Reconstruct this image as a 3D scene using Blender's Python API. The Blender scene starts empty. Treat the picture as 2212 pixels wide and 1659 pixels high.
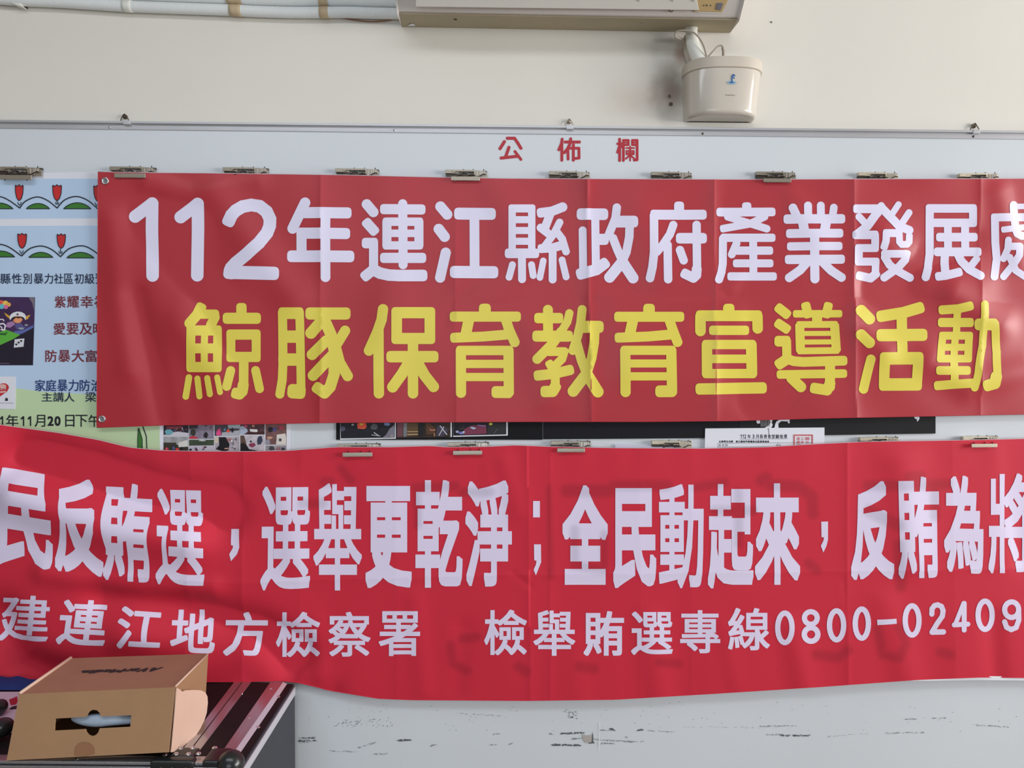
import bpy, bmesh, math, random
import numpy as np
from mathutils import Vector, Matrix
from mathutils.geometry import delaunay_2d_cdt, convex_hull_2d

scene = bpy.context.scene
COL = scene.collection
R = math.radians

# ------------------------------------------------------------------ camera
W, H, F = 2212, 1659, 1660.0
CAMZ, CAMY = 1.50, -1.844            # notice board front is the plane Y = 0
TH, RO = R(3.0), R(0.5)
fw = np.array([0, math.cos(TH), -math.sin(TH)]); up0 = np.array([0, math.sin(TH), math.cos(TH)])
r0 = np.array([1.0, 0, 0])
rt = math.cos(RO)*r0 + math.sin(RO)*up0
up = -math.sin(RO)*r0 + math.cos(RO)*up0
CP = np.array([0, CAMY, CAMZ])
cam = bpy.data.cameras.new('camera'); camo = bpy.data.objects.new('camera', cam); COL.objects.link(camo)
cam.sensor_width = 36; cam.sensor_fit = 'HORIZONTAL'; cam.lens = F/W*36; cam.clip_start = 0.02
camo.matrix_world = Matrix(((rt[0], up[0], -fw[0], CP[0]), (rt[1], up[1], -fw[1], CP[1]), (rt[2], up[2], -fw[2], CP[2]), (0, 0, 0, 1)))
scene.camera = camo

# ------------------------------------------------------------------ light
scene.view_settings.view_transform = 'Standard'; scene.view_settings.look = 'None'
scene.view_settings.gamma = 1; scene.view_settings.use_curve_mapping = False
scene.view_settings.exposure = 0.03
w = bpy.data.worlds.new('world'); scene.world = w; w.use_nodes = True
w.node_tree.nodes['Background'].inputs[0].default_value = (0.62, 0.72, 0.9, 1)
w.node_tree.nodes['Background'].inputs[1].default_value = 0.3
def area(name, loc, target, sx, sy, power, color, spread=180):
    l = bpy.data.lights.new(name, 'AREA'); l.shape = 'RECTANGLE'; l.size = sx; l.size_y = sy; l.energy = power; l.color = color
    l.spread = R(spread)
    o = bpy.data.objects.new(name, l); COL.objects.link(o); o.location = loc
    o.rotation_euler = (Vector(target)-Vector(loc)).to_track_quat('-Z', 'Y').to_euler()
    return o
area('daylight_right', (7.0, -1.1, 1.8), (3.0, -0.9, 1.7), 1.3, 1.6, 80, (1.0, 0.94, 0.86))
area('daylight_door_pane', (3.06, -0.72, 1.95), (1.0, -0.72, 1.95), 0.36, 1.6, 26, (1.0, 0.97, 0.94))
area('daylight_right_far', (7.0, -3.5, 1.8), (1.0, -1.5, 1.6), 2.3, 1.6, 300, (1.0, 0.965, 0.93))
area('daylight_front', (-0.4, -4.85, 1.5), (-0.3, -3.0, 1.3), 2.4, 1.3, 34, (0.82, 0.92, 1.0))
area('ceiling_glow', (-0.5, -1.7, 2.86), (-0.5, -1.5, 0), 2.6, 0.5, 24, (0.88, 0.94, 1.0))

# ------------------------------------------------------------------ pixel geometry (photograph <-> planes of the place)
def uray(px, py):
    px = np.asarray(px, float); py = np.asarray(py, float)
    a = (px-W/2)/F; b = -(py-H/2)/F
    return rt[:, None]*a.ravel() + up[:, None]*b.ravel() + fw[:, None]
def PY(px, py, Y):
    d = uray(px, py); Y = np.broadcast_to(np.asarray(Y, float).ravel(), d.shape[1:]); t = (Y-CP[1])/d[1]
    return CP[:, None] + d*t
def P(px, py, Y=0.0):
    return Vector(PY(px, py, Y)[:, 0])
def PZ(px, py, Z):
    d = uray(px, py)[:, 0]; t = (Z-CP[2])/d[2]; return Vector(CP + d*t)
def proj(p):
    q = np.asarray(p, float) - CP[:, None]
    z = fw@q; return W/2 + F*(rt@q)/z, H/2 - F*(up@q)/z
def on_surf(px, py, h, off=0.0):
    """points of a hanging sheet that stands h(u,v) metres in front of the board"""
    px = np.asarray(px, float).ravel(); py = np.asarray(py, float).ravel(); Y = np.zeros_like(px)
    for _ in range(4):
        p = PY(px, py, Y); q = p.copy(); q[1] = 0; u, v = proj(q); Y = -h(u, v)
    p = PY(px, py, Y); p[1] -= off
    return p
def surf_from_xz(X, Z, h, off=0.0):
    X = np.asarray(X, float); Z = np.asarray(Z, float)
    def hy(X, Z):
        u, v = proj(np.array([X, np.zeros_like(X), Z])); return -h(u, v)
    e = 0.0008
    Y = hy(X, Z); dx = (hy(X+e, Z)-hy(X-e, Z))/(2*e); dz = (hy(X, Z+e)-hy(X, Z-e))/(2*e)
    n = np.array([dx, -np.ones_like(dx), dz]); n /= np.linalg.norm(n, axis=0)
    return np.array([X, Y-off, Z]), n

# ------------------------------------------------------------------ materials
def s2l(c):
    c = c/255.0
    return c/12.92 if c <= 0.04045 else ((c+0.055)/1.055)**2.4
def rgb(r, g, b): return (s2l(r), s2l(g), s2l(b), 1)
MATS = {}
def mat(name, col, rough=0.6, metal=0.0, spec=0.5, noise=0.0, nscale=30, bump=0.0, bscale=200, col2=None, coat=0, stretch=None, attr=None, attrk=0.3):
    if name in MATS: return MATS[name]
    m = bpy.data.materials.new(name); m.use_nodes = True; nt = m.node_tree; N = nt.nodes; L = nt.links
    b = N['Principled BSDF']; b.inputs['Roughness'].default_value = rough; b.inputs['Metallic'].default_value = metal
    b.inputs['Specular IOR Level'].default_value = spec
    if coat: b.inputs['Coat Weight'].default_value = coat; b.inputs['Coat Roughness'].default_value = 0.05
    b.inputs['Base Color'].default_value = col
    tc = N.new('ShaderNodeTexCoord'); mp = N.new('ShaderNodeMapping'); L.new(tc.outputs['Object'], mp.inputs[0])
    if stretch: mp.inputs['Scale'].default_value = stretch
    out = None
    if noise or col2:
        n = N.new('ShaderNodeTexNoise'); n.inputs['Scale'].default_value = nscale; n.inputs['Detail'].default_value = 5
        L.new(mp.outputs[0], n.inputs['Vector'])
        rp = N.new('ShaderNodeValToRGB'); rp.color_ramp.elements[0].position = 0.32; rp.color_ramp.elements[1].position = 0.68
        c2 = col2 or tuple([c*(1-noise) for c in col[:3]]+[1])
        rp.color_ramp.elements[0].color = c2; rp.color_ramp.elements[1].color = col
        L.new(n.outputs['Fac'], rp.inputs[0]); out = rp.outputs[0]
    if attr:
        at = N.new('ShaderNodeAttribute'); at.attribute_name = attr
        mx = N.new('ShaderNodeMix'); mx.data_type = 'RGBA'; mx.blend_type = 'MULTIPLY'
        ml = N.new('ShaderNodeMath'); ml.operation = 'MULTIPLY'; ml.inputs[1].default_value = attrk
        L.new(at.outputs['Fac'], ml.inputs[0]); L.new(ml.outputs[0], mx.inputs[0])
        if out is not None: L.new(out, mx.inputs[6])
        else: mx.inputs[6].default_value = col
        mx.inputs[7].default_value = (0.1, 0.1, 0.13, 1); out = mx.outputs[2]
    if out is not None: L.new(out, b.inputs['Base Color'])
    if bump:
        n2 = N.new('ShaderNodeTexNoise'); n2.inputs['Scale'].default_value = bscale; n2.inputs['Detail'].default_value = 3
        L.new(mp.outputs[0], n2.inputs['Vector'])
        bp = N.new('ShaderNodeBump'); bp.inputs['Strength'].default_value = bump; bp.inputs['Distance'].default_value = 0.001
        L.new(n2.outputs['Fac'], bp.inputs['Height']); L.new(bp.outputs[0], b.inputs['Normal'])
    MATS[name] = m
    return m

# ------------------------------------------------------------------ objects
def thing(name, label, cat, loc=(0, 0, 0), group=None):
    o = bpy.data.objects.new(name, None); COL.objects.link(o); o.location = loc; o.empty_display_size = 0.02
    o['label'] = label; o['category'] = cat
    if group: o['group'] = group
    bpy.context.view_layer.update() if False else None
    return o
def tag(o, label=None, cat=None, group=None, kind=None):
    if label: o['label'] = label
    if cat: o['category'] = cat
    if group: o['group'] = group
    if kind: o['kind'] = kind
    return o
def wloc(o):
    v = Vector((0, 0, 0))
    while o is not None: v = v + o.location; o = o.parent
    return v
def obj(name, verts, faces, m, parent=None, smooth=False, normals=None, origin=None, attr=None):
    """verts in world space; the object's origin sits at `origin` (default: the parent's)"""
    me = bpy.data.meshes.new(name)
    vs = np.asarray([tuple(v) for v in verts], float) if not isinstance(verts, np.ndarray) else verts
    o_w = Vector(origin) if origin is not None else (wloc(parent) if parent is not None else Vector((0, 0, 0)))
    me.from_pydata((vs-np.array(o_w)).tolist(), [], [tuple(int(i) for i in f) for f in faces])
    if smooth or normals is not None:
        me.polygons.foreach_set('use_smooth', [True]*len(me.polygons))
    if isinstance(m, (list, tuple)):
        for k in m: me.materials.append(k)
    else: me.materials.append(m)
    me.update()
    if normals is not None: me.normals_split_custom_set_from_vertices([tuple(n) for n in normals])
    if attr is not None:
        a = me.attributes.new('show_through', 'FLOAT', 'POINT'); a.data.foreach_set('value', list(map(float, attr)))
    o = bpy.data.objects.new(name, me); COL.objects.link(o)
    if parent is not None: o.parent = parent; o.location = o_w-wloc(parent)
    else: o.location = o_w
    return o
class MB:
    def __init__(s): s.v = []; s.f = []
    def add(s, v, f):
        n = len(s.v); s.v += [Vector(x) for x in v]; s.f += [tuple(i+n for i in q) for q in f]; return s
    def hexa(s, c):      # 8 corners: 4 front (ccw), 4 back
        return s.add(c, [(0, 1, 2, 3), (7, 6, 5, 4), (0, 4, 5, 1), (1, 5, 6, 2), (2, 6, 7, 3), (3, 7, 4, 0)])
    def box(s, a, b):
        x0, y0, z0 = a; x1, y1, z1 = b
        return s.hexa([(x0, y0, z0), (x1, y0, z0), (x1, y0, z1), (x0, y0, z1), (x0, y1, z0), (x1, y1, z0), (x1, y1, z1), (x0, y1, z1)])
    def slab(s, poly, d):   # polygon (world points) extruded by vector d
        n = len(poly); p = [Vector(q) for q in poly]; d = Vector(d)
        return s.add(p+[q+d for q in p], [tuple(range(n)), tuple(range(2*n-1, n-1, -1))]+[(i, i+n, (i+1) % n+n, (i+1) % n) for i in range(n)])
    def tube(s, pts, r, seg=10, cap=True):
        pts = [Vector(p) for p in pts]; n = len(pts); rs = r if isinstance(r, (list, tuple)) else [r]*n
        prev = None; base = len(s.v)
        for i, p in enumerate(pts):
            t = (pts[min(i+1, n-1)]-pts[max(i-1, 0)]).normalized()
            if prev is None: a = t.orthogonal().normalized()
            else: a = (prev-t*prev.dot(t)).normalized()
            prev = a; b = t.cross(a)
            for k in range(seg):
                an = 2*math.pi*k/seg; s.v.append(p+(a*math.cos(an)+b*math.sin(an))*rs[i])
        for i in range(n-1):
            for k in range(seg):
                k2 = (k+1) % seg; s.f.append((base+i*seg+k, base+i*seg+k2, base+(i+1)*seg+k2, base+(i+1)*seg+k))
        if cap: s.f.append(tuple(base+k for k in range(seg))[::-1]); s.f.append(tuple(base+(n-1)*seg+k for k in range(seg)))
        return s
    def disc(s, c, r, h, ax=(0, -1, 0), seg=14, dome=0.0):   # short cylinder whose free end bulges by dome
        ax = Vector(ax).normalized(); c = Vector(c)
        pts = [c, c+ax*h*0.6, c+ax*h]; rs = [r, r, r*0.86]
        if dome: pts += [c+ax*(h+dome*0.6), c+ax*(h+dome)]; rs += [r*0.6, r*0.15]
        return s.tube(pts, rs, seg)
    def make(s, name, m, parent=None, smooth=False, origin=None, bevel=0.0):
        o = obj(name, s.v, s.f, m, parent, smooth, origin=origin)
        if bevel:
            b = o.modifiers.new('bevel', 'BEVEL'); b.width = bevel; b.segments = 2; b.limit_method = 'ANGLE'; b.angle_limit = R(35)
            for p in o.data.polygons: p.use_smooth = True
            wn = o.modifiers.new('wn', 'WEIGHTED_NORMAL')
        return o
def spline(pts, n=8):
    P_ = [Vector(p) for p in pts]; out = []
    for i in range(len(P_)-1):
        p0 = P_[max(i-1, 0)]; p1 = P_[i]; p2 = P_[i+1]; p3 = P_[min(i+2, len(P_)-1)]
        for k in range(n):
            t = k/n
            out.append(0.5*((2*p1)+(-p0+p2)*t+(2*p0-5*p1+4*p2-p3)*t*t+(-p0+3*p1-3*p2+p3)*t**3))
    out.append(P_[-1]); return out

# ------------------------------------------------------------------ flat shapes: strokes, glyphs, unions
def cap_pts(cx, cy, r, ang, sq, n=12):
    out = []
    for k in range(n):
        a = 2*math.pi*(k+0.5)/n; c, s = math.cos(a), math.sin(a)
        if sq: e = 2/3.4; c = math.copysign(abs(c)**e, c); s = math.copysign(abs(s)**e, s)
        x, y = r*c, r*s
        out.append((cx+x*math.cos(ang)-y*math.sin(ang), cy+x*math.sin(ang)+y*math.cos(ang)))
    return out
def hull(pts):
    ids = convex_hull_2d([Vector(p) for p in pts]); return [pts[i] for i in ids]
def ecap(cx, cy, rx, ry, ang, sq, n=16):
    out = []
    for k in range(n):
        a = 2*math.pi*(k+0.5)/n; c, s = math.cos(a), math.sin(a)
        if sq: e = 2/3.2; c = math.copysign(abs(c)**e, c); s = math.copysign(abs(s)**e, s)
        x, y = rx*c, ry*s; out.append((cx+x*math.cos(ang)-y*math.sin(ang), cy+x*math.sin(ang)+y*math.cos(ang)))
    return out
def stroke(pts, w, flat=True, others=()):
    out = []; n = len(pts)
    for i in range(n-1):
        (x0, y0), (x1, y1) = pts[i], pts[i+1]; ang = math.atan2(y1-y0, x1-x0); L_ = math.hypot(x1-x0, y1-y0)
        f = flat and (abs(y1-y0) < 0.3*abs(x1-x0) or L_ < 0.9*w)
        def along(x, y, term):
            r = w/2
            if not term: return r
            for (a, b, wo) in others:                       # an end that meets another stroke stops at that stroke's far side
                La = math.hypot(b[0]-a[0], b[1]-a[1])
                if La < 1e-6 or wo >= w: continue
                if abs(((b[0]-a[0])*(x1-x0)+(b[1]-a[1])*(y1-y0))/(La*L_+1e-9)) > 0.5: continue
                t = min(1, max(0, ((x-a[0])*(b[0]-a[0])+(y-a[1])*(b[1]-a[1]))/La**2))
                if math.hypot(x-a[0]-t*(b[0]-a[0]), y-a[1]-t*(b[1]-a[1])) < 0.3*wo: r = min(r, wo/2)
            return r
        out.append(hull(ecap(x0, y0, along(x0, y0, i == 0), w/2, ang, f and i == 0)+ecap(x1, y1, along(x1, y1, i == n-2), w/2, ang, f and i == n-2)))
    return out
def strokes(txt, ox, oy, sc):
    """'w: x,y x,y ; x,y x,y' lines in the coordinates of an enlargement with origin ox,oy and scale sc"""
    items = []
    for line in txt.strip().split('|'):
        ws, rest = line.split(':'); wd = float(ws)/sc
        for poly in rest.split(';'):
            pts = [tuple(float(c) for c in p.split(',')) for p in poly.split()]
            items.append(([(ox+x/sc, oy+y/sc) for x, y in pts], wd))
    segs = [(a, b, wd) for pts, wd in items for a, b in zip(pts[:-1], pts[1:])]
    out = []
    for pts, wd in items: out += stroke(pts, wd, True, segs)
    return out
_gl = {}
def glyph(ch):
    if ch in _gl: return _gl[ch]
    cu = bpy.data.curves.new('g', 'FONT'); cu.body = ch; cu.resolution_u = 3
    o = bpy.data.objects.new('g', cu); COL.objects.link(o)
    me = bpy.data.meshes.new_from_object(o.evaluated_get(bpy.context.evaluated_depsgraph_get()))
    v = [(a.co.x, a.co.y) for a in me.vertices]; f = [tuple(p.vertices) for p in me.polygons]
    cnt = {}
    for q in f:
        for i in range(len(q)):
            e = tuple(sorted((q[i], q[(i+1) % len(q)]))); cnt[e] = cnt.get(e, 0)+1
    ed = [e for e, c in cnt.items() if c == 1]
    bpy.data.objects.remove(o); bpy.data.curves.remove(cu); bpy.data.meshes.remove(me)
    _gl[ch] = (v, f, ed); return _gl[ch]
def glyph_quad(ch, q, rx=0.0, ry=0.0):
    """glyph outline fitted to the four corners TL TR BR BL, thickened by a rectangle of half size rx, ry"""
    v, f, ed = glyph(ch)
    xs = [a[0] for a in v]; ys = [a[1] for a in v]; x0, x1, y0, y1 = min(xs), max(xs), min(ys), max(ys)
    TL, TR, BR, BL = q
    TL = (TL[0]+rx, TL[1]+ry); TR = (TR[0]-rx, TR[1]+ry); BR = (BR[0]-rx, BR[1]-ry); BL = (BL[0]+rx, BL[1]-ry)
    def m(a):
        s = (a[0]-x0)/max(x1-x0, 1e-6); t = 1-(a[1]-y0)/max(y1-y0, 1e-6)
        return ((TL[0]*(1-s)+TR[0]*s)*(1-t)+(BL[0]*(1-s)+BR[0]*s)*t, (TL[1]*(1-s)+TR[1]*s)*(1-t)+(BL[1]*(1-s)+BR[1]*s)*t)
    p = [m(a) for a in v]; out = [[p[i] for i in q_] for q_ in f]
    if rx or ry:
        for a, b in ed:
            out.append(hull([(c[0]+sx*rx, c[1]+sy*ry) for c in (p[a], p[b]) for sx in (-1, 1) for sy in (-1, 1)]))
    return out
def rectq(x0, y0, x1, y1): return ((x0, y0), (x1, y0), (x1, y1), (x0, y1))
def inside(C, p):
    """which of the points C lie in the polygon p (even-odd)"""
    r = np.zeros(len(C), bool); n = len(p)
    for i in range(n):
        (x0, y0), (x1, y1) = p[i], p[(i+1) % n]
        if y0 == y1: continue
        c = ((C[:, 1] < y0) != (C[:, 1] < y1)); c &= C[:, 0] < (x1-x0)*(C[:, 1]-y0)/(y1-y0)+x0; r ^= c
    return r
def union(polys, grid=0.0, holes=()):
    """one clean triangulated layer covering the union of many polygons; optional square grid keeps it able to bend"""
    V = []; E = []
    for p in list(polys)+list(holes):
        b = len(V); n = len(p); V += [Vector(a) for a in p]; E += [(b+i, b+(i+1) % n) for i in range(n)]
    if grid:
        xs = [v.x for v in V]; ys = [v.y for v in V]; x0, x1, y0, y1 = min(xs), max(xs), min(ys), max(ys)
        k = math.ceil(x0/grid)
        while k*grid < x1: E.append((len(V), len(V)+1)); V += [Vector((k*grid, y0)), Vector((k*grid, y1))]; k += 1
        k = math.ceil(y0/grid)
        while k*grid < y1: E.append((len(V), len(V)+1)); V += [Vector((x0, k*grid)), Vector((x1, k*grid))]; k += 1
    r = delaunay_2d_cdt(V, E, [], 0, 1e-5, False)
    T = np.array([tuple(v) for v in r[0]]); Fa = [f for f in r[2] if len(f) == 3]
    C = T[np.array(Fa)].mean(axis=1); ok = np.zeros(len(C), bool)
    for p in polys:
        if len(p) > 2: 
            x0 = min(a[0] for a in p); x1 = max(a[0] for a in p); idx = np.where(~ok & (C[:, 0] > x0) & (C[:, 0] < x1))[0]
            if len(idx): ok[idx] |= inside(C[idx], p)
    for p in holes: ok &= ~inside(C, p)
    fs = [f for f, k in zip(Fa, ok) if k]
    used = sorted({i for f in fs for i in f}); mp = {i: n for n, i in enumerate(used)}
    return [tuple(T[i]) for i in used], [tuple(mp[i] for i in f) for f in fs]
def holed(outer, holes): return union([outer], 0, holes)
def fn_pts(fn, pts2):
    return [fn(x, y) for x, y in pts2]
def print_sheet(name, groups, h, m, parent, off=0.0007, grid=0.008, ghost=None, flat=None):
    """lettering printed on a hanging sheet: each group of pixel polygons is unioned in sheet coordinates"""
    VV = []; FF = []
    for polys in groups:
        flatp = []; cnt = []
        for p in polys: flatp += p; cnt.append(len(p))
        a = np.array(flatp); q = on_surf(a[:, 0], a[:, 1], h) if flat is None else PY(a[:, 0], a[:, 1], flat)
        pl = []; k = 0
        for c in cnt: pl.append([(q[0, k+i]*100, q[2, k+i]*100) for i in range(c)]); k += c
        v, f = union(pl, grid*100 if flat is None else 0)
        b = len(VV); VV += [(x/100, z/100) for x, z in v]; FF += [tuple(i+b for i in t) for t in f]
    X = np.array([v[0] for v in VV]); Z = np.array([v[1] for v in VV])
    if flat is None: pos, nor = surf_from_xz(X, Z, h, off)
    else: pos = np.array([X, np.full_like(X, flat-off), Z]); nor = np.array([X*0, X*0-1, X*0])
    at = None
    if ghost is not None:
        u, v = proj(np.array([X, X*0, Z])); at = ghost(u, v)
    FF = [f if True else f for f in FF]
    return obj(name, pos.T.copy(), FF, m, parent, True, nor.T, attr=at)
def sheet_print(name, polys, m, parent, Y, off=0.0004):
    return print_sheet(name, [polys], None, m, parent, off=off, flat=Y)
def sheet_rows(name, groups, m, parent, Y, off=0.0004):
    return print_sheet(name, groups, None, m, parent, off=off, flat=Y)
def seg_dist(u, v, pts):
    d = np.full(np.shape(u), 1e9)
    for (x0, y0), (x1, y1) in zip(pts[:-1], pts[1:]):
        L2 = (x1-x0)**2+(y1-y0)**2; t = np.clip(((u-x0)*(x1-x0)+(v-y0)*(y1-y0))/L2, 0, 1)
        d = np.minimum(d, np.hypot(u-x0-t*(x1-x0), v-y0-t*(y1-y0)))
    return d
# ------------------------------------------------------------------ palette
M_WALL = mat('wall_paint', rgb(227, 223, 214), 0.75, noise=0.05, nscale=2.2, bump=0.15, bscale=90)
M_WALL2 = mat('wall_paint_darkened', rgb(150, 146, 138), 0.8)  # unseen walls, toned down to lessen the light they bounce
M_BOARD = mat('whiteboard_enamel', rgb(215, 221, 227), 0.32, noise=0.05, nscale=1.6, spec=0.5)
M_ALU = mat('board_aluminium', rgb(196, 196, 200), 0.42, metal=0.55, noise=0.06, nscale=8)
M_ALU2 = mat('case_aluminium', rgb(196, 196, 202), 0.3, metal=0.9, noise=0.12, nscale=9, stretch=(30, 1, 30))
M_BAN1 = mat('banner_vinyl_dark_red', rgb(175, 34, 48), 0.46, spec=0.62, bump=0.12, bscale=900)
M_BAN1W = mat('banner_print_white', rgb(226, 222, 246), 0.42, spec=0.45)
M_BAN1Y = mat('banner_print_yellow', rgb(228, 212, 84), 0.42, spec=0.45)
M_BAN2 = mat('banner_cloth_bright_red', rgb(204, 40, 62), 0.62, spec=0.3, bump=0.15, bscale=1200, attr='show_through', attrk=0.26)
M_BAN2W = mat('banner_cloth_print_white', rgb(224, 214, 240), 0.6, spec=0.3, attr='show_through', attrk=0.22)
M_HEM = mat('banner_edge', rgb(214, 190, 200), 0.6)
M_RED = mat('sign_red_vinyl', rgb(176, 26, 44), 0.4)
M_BLACK = mat('black_print', rgb(24, 26, 38), 0.5)
M_STEEL = mat('clip_steel', rgb(176, 166, 152), 0.34, metal=0.75)
M_STEELD = mat('clip_steel_dark', rgb(96, 88, 80), 0.4, metal=0.8)
M_CHROME = mat('chrome', rgb(225, 225, 230), 0.16, metal=1.0)
M_RUST = mat('rusty_screw', rgb(96, 82, 66), 0.6, metal=0.5)
M_SCUFF = mat('scuff_dirt', rgb(136, 144, 148), 0.8)
M_SCUFFD = mat('scuff_dirt_dark', rgb(92, 96, 100), 0.8)

def struct(o): o['kind'] = 'structure'; return o
# ------------------------------------------------------------------ the setting
WY = 0.022                                              # wall plane behind the board
def plane_box(name, a, b, m): return struct(MB().box(a, b).make(name, m))
plane_box('wall_back', (-3.1, WY, 0), (3.1, WY+0.12, 2.92), M_WALL)
plane_box('wall_left', (-3.2, -5, 0), (-3.1, WY, 2.92), M_WALL2)
M_FLOOR = mat('floor_terrazzo', rgb(150, 140, 128), 0.4, noise=0.3, nscale=60)
plane_box('floor', (-3.2, -5.1, -0.1), (3.22, WY+0.12, 0), M_FLOOR)
plane_box('ceiling', (-3.2, -5.1, 2.92), (3.22, WY+0.12, 3.0), mat('ceiling_paint', rgb(180, 180, 178), 0.8))
def wall_with_window(name, wn, axis, at, lo, hi, w0, w1, z0, z1):
    mb = MB()
    def bx(a0, a1, c0, c1):
        if axis == 'x': mb.box((at, a0, c0), (at+0.12, a1, c1))
        else: mb.box((a0, at-0.12, c0), (a1, at, c1))
    bx(lo, hi, 0, z0); bx(lo, hi, z1, 2.92); bx(lo, w0, z0, z1); bx(w1, hi, z0, z1)
    struct(mb.make(name, M_WALL2))
    fr = MB(); t = 0.04
    def fb(a0, a1, c0, c1):
        if axis == 'x': fr.box((at+0.04, a0, c0), (at+0.08, a1, c1))
        else: fr.box((a0, at-0.08, c0), (a1, at-0.04, c1))
    fb(w0, w0+t, z0, z1); fb(w1-t, w1, z0, z1); fb(w0, w1, z0, z0+t); fb(w0, w1, z1-t, z1); fb((w0+w1)/2-t/2, (w0+w1)/2+t/2, z0, z1)
    struct(fr.make(wn, mat('window_frame', rgb(190, 190, 192), 0.4, metal=0.5)))
wall_with_window('wall_right', 'window_1', 'x', 3.1, -5, WY, -4.7, -0.16, 0.3, 2.8)
wall_with_window('wall_front', 'window_2', 'y', -5.0, -3.2, 3.2, -1.8, 0.7, 1.1, 2.4)

# on the wall: a brown stain with painted soft shade beside the drain pump, anchors, a fly speck
def blob(cx, cy, rx, ry, n=18, jit=0.15, seed=0, rot=0):
    rnd = random.Random(seed); out = []
    for k in range(n):
        a = 2*math.pi*k/n; r = 1+rnd.uniform(-jit, jit); x, y = rx*r*math.cos(a), ry*r*math.sin(a)
        out.append((cx+x*math.cos(rot)-y*math.sin(rot), cy+x*math.sin(rot)+y*math.cos(rot)))
    return out
def plain_px(name, polys, m, parent, Y, off=0.0004): return sheet_print(name, polys, m, parent, Y, off)
wm = bpy.data.materials['wall_paint']; nt = wm.node_tree            # brown dirt and the pump's soft shadow, both put into the wall colour
tc = nt.nodes.new('ShaderNodeTexCoord'); prev = nt.nodes['Principled BSDF'].inputs['Base Color'].links[0].from_socket
for (sx, sy, rx, ry, k, colr) in ((1452, 195, 64, 88, 0.9, (112, 96, 84)), (1470, 118, 22, 36, 0.6, (150, 104, 80)), (1380, 215, 110, 60, 0.28, (190, 160, 140)), (1440, 88, 40, 8, 0.35, (110, 100, 90))):
    p = P(sx, sy, WY)
    sb = nt.nodes.new('ShaderNodeVectorMath'); sb.operation = 'SUBTRACT'; sb.inputs[1].default_value = tuple(p)
    nz = nt.nodes.new('ShaderNodeTexNoise'); nz.inputs['Scale'].default_value = 22; nt.links.new(tc.outputs['Object'], nz.inputs['Vector'])
    dv = nt.nodes.new('ShaderNodeVectorMath'); dv.operation = 'DIVIDE'; dv.inputs[1].default_value = (rx/890, 1, ry/890)
    ln = nt.nodes.new('ShaderNodeVectorMath'); ln.operation = 'LENGTH'
    mr = nt.nodes.new('ShaderNodeMapRange'); mr.interpolation_type = 'SMOOTHSTEP'
    mr.inputs['From Min'].default_value = 0.25; mr.inputs['From Max'].default_value = 1.25; mr.inputs['To Min'].default_value = k; mr.inputs['To Max'].default_value = 0
    ad = nt.nodes.new('ShaderNodeMath'); ad.operation = 'MULTIPLY_ADD'; ad.inputs[1].default_value = 0.5; 
    nt.links.new(tc.outputs['Object'], sb.inputs[0]); nt.links.new(sb.outputs[0], dv.inputs[0]); nt.links.new(dv.outputs[0], ln.inputs[0])
    nt.links.new(nz.outputs['Fac'], ad.inputs[0]); nt.links.new(ln.outputs['Value'], ad.inputs[2])
    nt.links.new(ad.outputs[0], mr.inputs['Value'])
    mx = nt.nodes.new('ShaderNodeMix'); mx.data_type = 'RGBA'; nt.links.new(mr.outputs[0], mx.inputs[0]); nt.links.new(prev, mx.inputs[6]); mx.inputs[7].default_value = rgb(*colr)
    prev = mx.outputs[2]
nt.links.new(prev, nt.nodes['Principled BSDF'].inputs['Base Color'])
for k, (x, y, lab) in enumerate(((1446, 208, 'upper dark wall anchor with a grey ring left of the drain pump'), (1449, 225, 'lower rusty wall anchor on the stained wall left of the drain pump'))):
    c = P(x, y, WY); a = thing('wall_anchor', lab, 'wall anchor', c)
    rg = [c+Vector((0.0038*math.cos(t), -0.0006, 0.0038*math.sin(t))) for t in [2*math.pi*i/14 for i in range(15)]]
    MB().tube(rg, 0.0009, 6, False).make('ring', M_RUST if k else mat('anchor_plastic', rgb(120, 112, 108), 0.7), a, True)
    MB().disc(c, 0.0022, 0.0012, dome=0.0008).make('screw_head', M_RUST, a, True)
    f = [[(x+rr*math.cos(t)*1.0, y+rr*math.sin(t)) for t, rr in [(2*math.pi*i/12, random.Random(i+k).uniform(3, 6.5)) for i in range(12)]]]
    plain_px('chipped_plaster', f, mat('chipped_plaster', rgb(150, 138, 126), 0.9), a, WY, 0.0003)
sp = MB().disc(P(1666, 48, WY), 0.0022, 0.001, dome=0.001).make('wall_speck', M_SCUFFD, None, True, origin=P(1666, 48, WY)); tag(sp, 'tiny dark speck on the wall right of the air conditioner', 'speck')

# ------------------------------------------------------------------ notice board
board = thing('notice_board', 'white enamel notice board with aluminium frame across the back wall', 'notice board', P(1106, 1000, 0))
def fy(px, off): return 266+0.01075*(px-200)+off          # the board's top edge in the photograph
xa, xb = -700, 2900
TLb, TRb = P(xa, fy(xa, 13), 0), P(xb, fy(xb, 13), 0)
zb = 0.42
MB().hexa([(TLb.x, 0, zb), (TRb.x, 0, zb), (TRb.x, 0, TRb.z+0.01), (TLb.x, 0, TLb.z+0.01), (TLb.x, 0.018, zb), (TRb.x, 0.018, zb), (TRb.x, 0.018, TRb.z+0.01), (TLb.x, 0.018, TLb.z+0.01)]).make('panel', M_BOARD, board)
def rail(name, o0, o1, y0, y1, m=M_ALU):
    a, b, c, d = P(xa, fy(xa, o1), y0), P(xb, fy(xb, o1), y0), P(xb, fy(xb, o0), y0), P(xa, fy(xa, o0), y0)
    return MB().hexa([a, b, c, d]+[Vector((q.x, y1, q.z)) for q in (a, b, c, d)]).make(name, m, board, bevel=0.0006)
rail('frame_channel', -0.5, 13, -0.003, 0.019)
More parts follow.
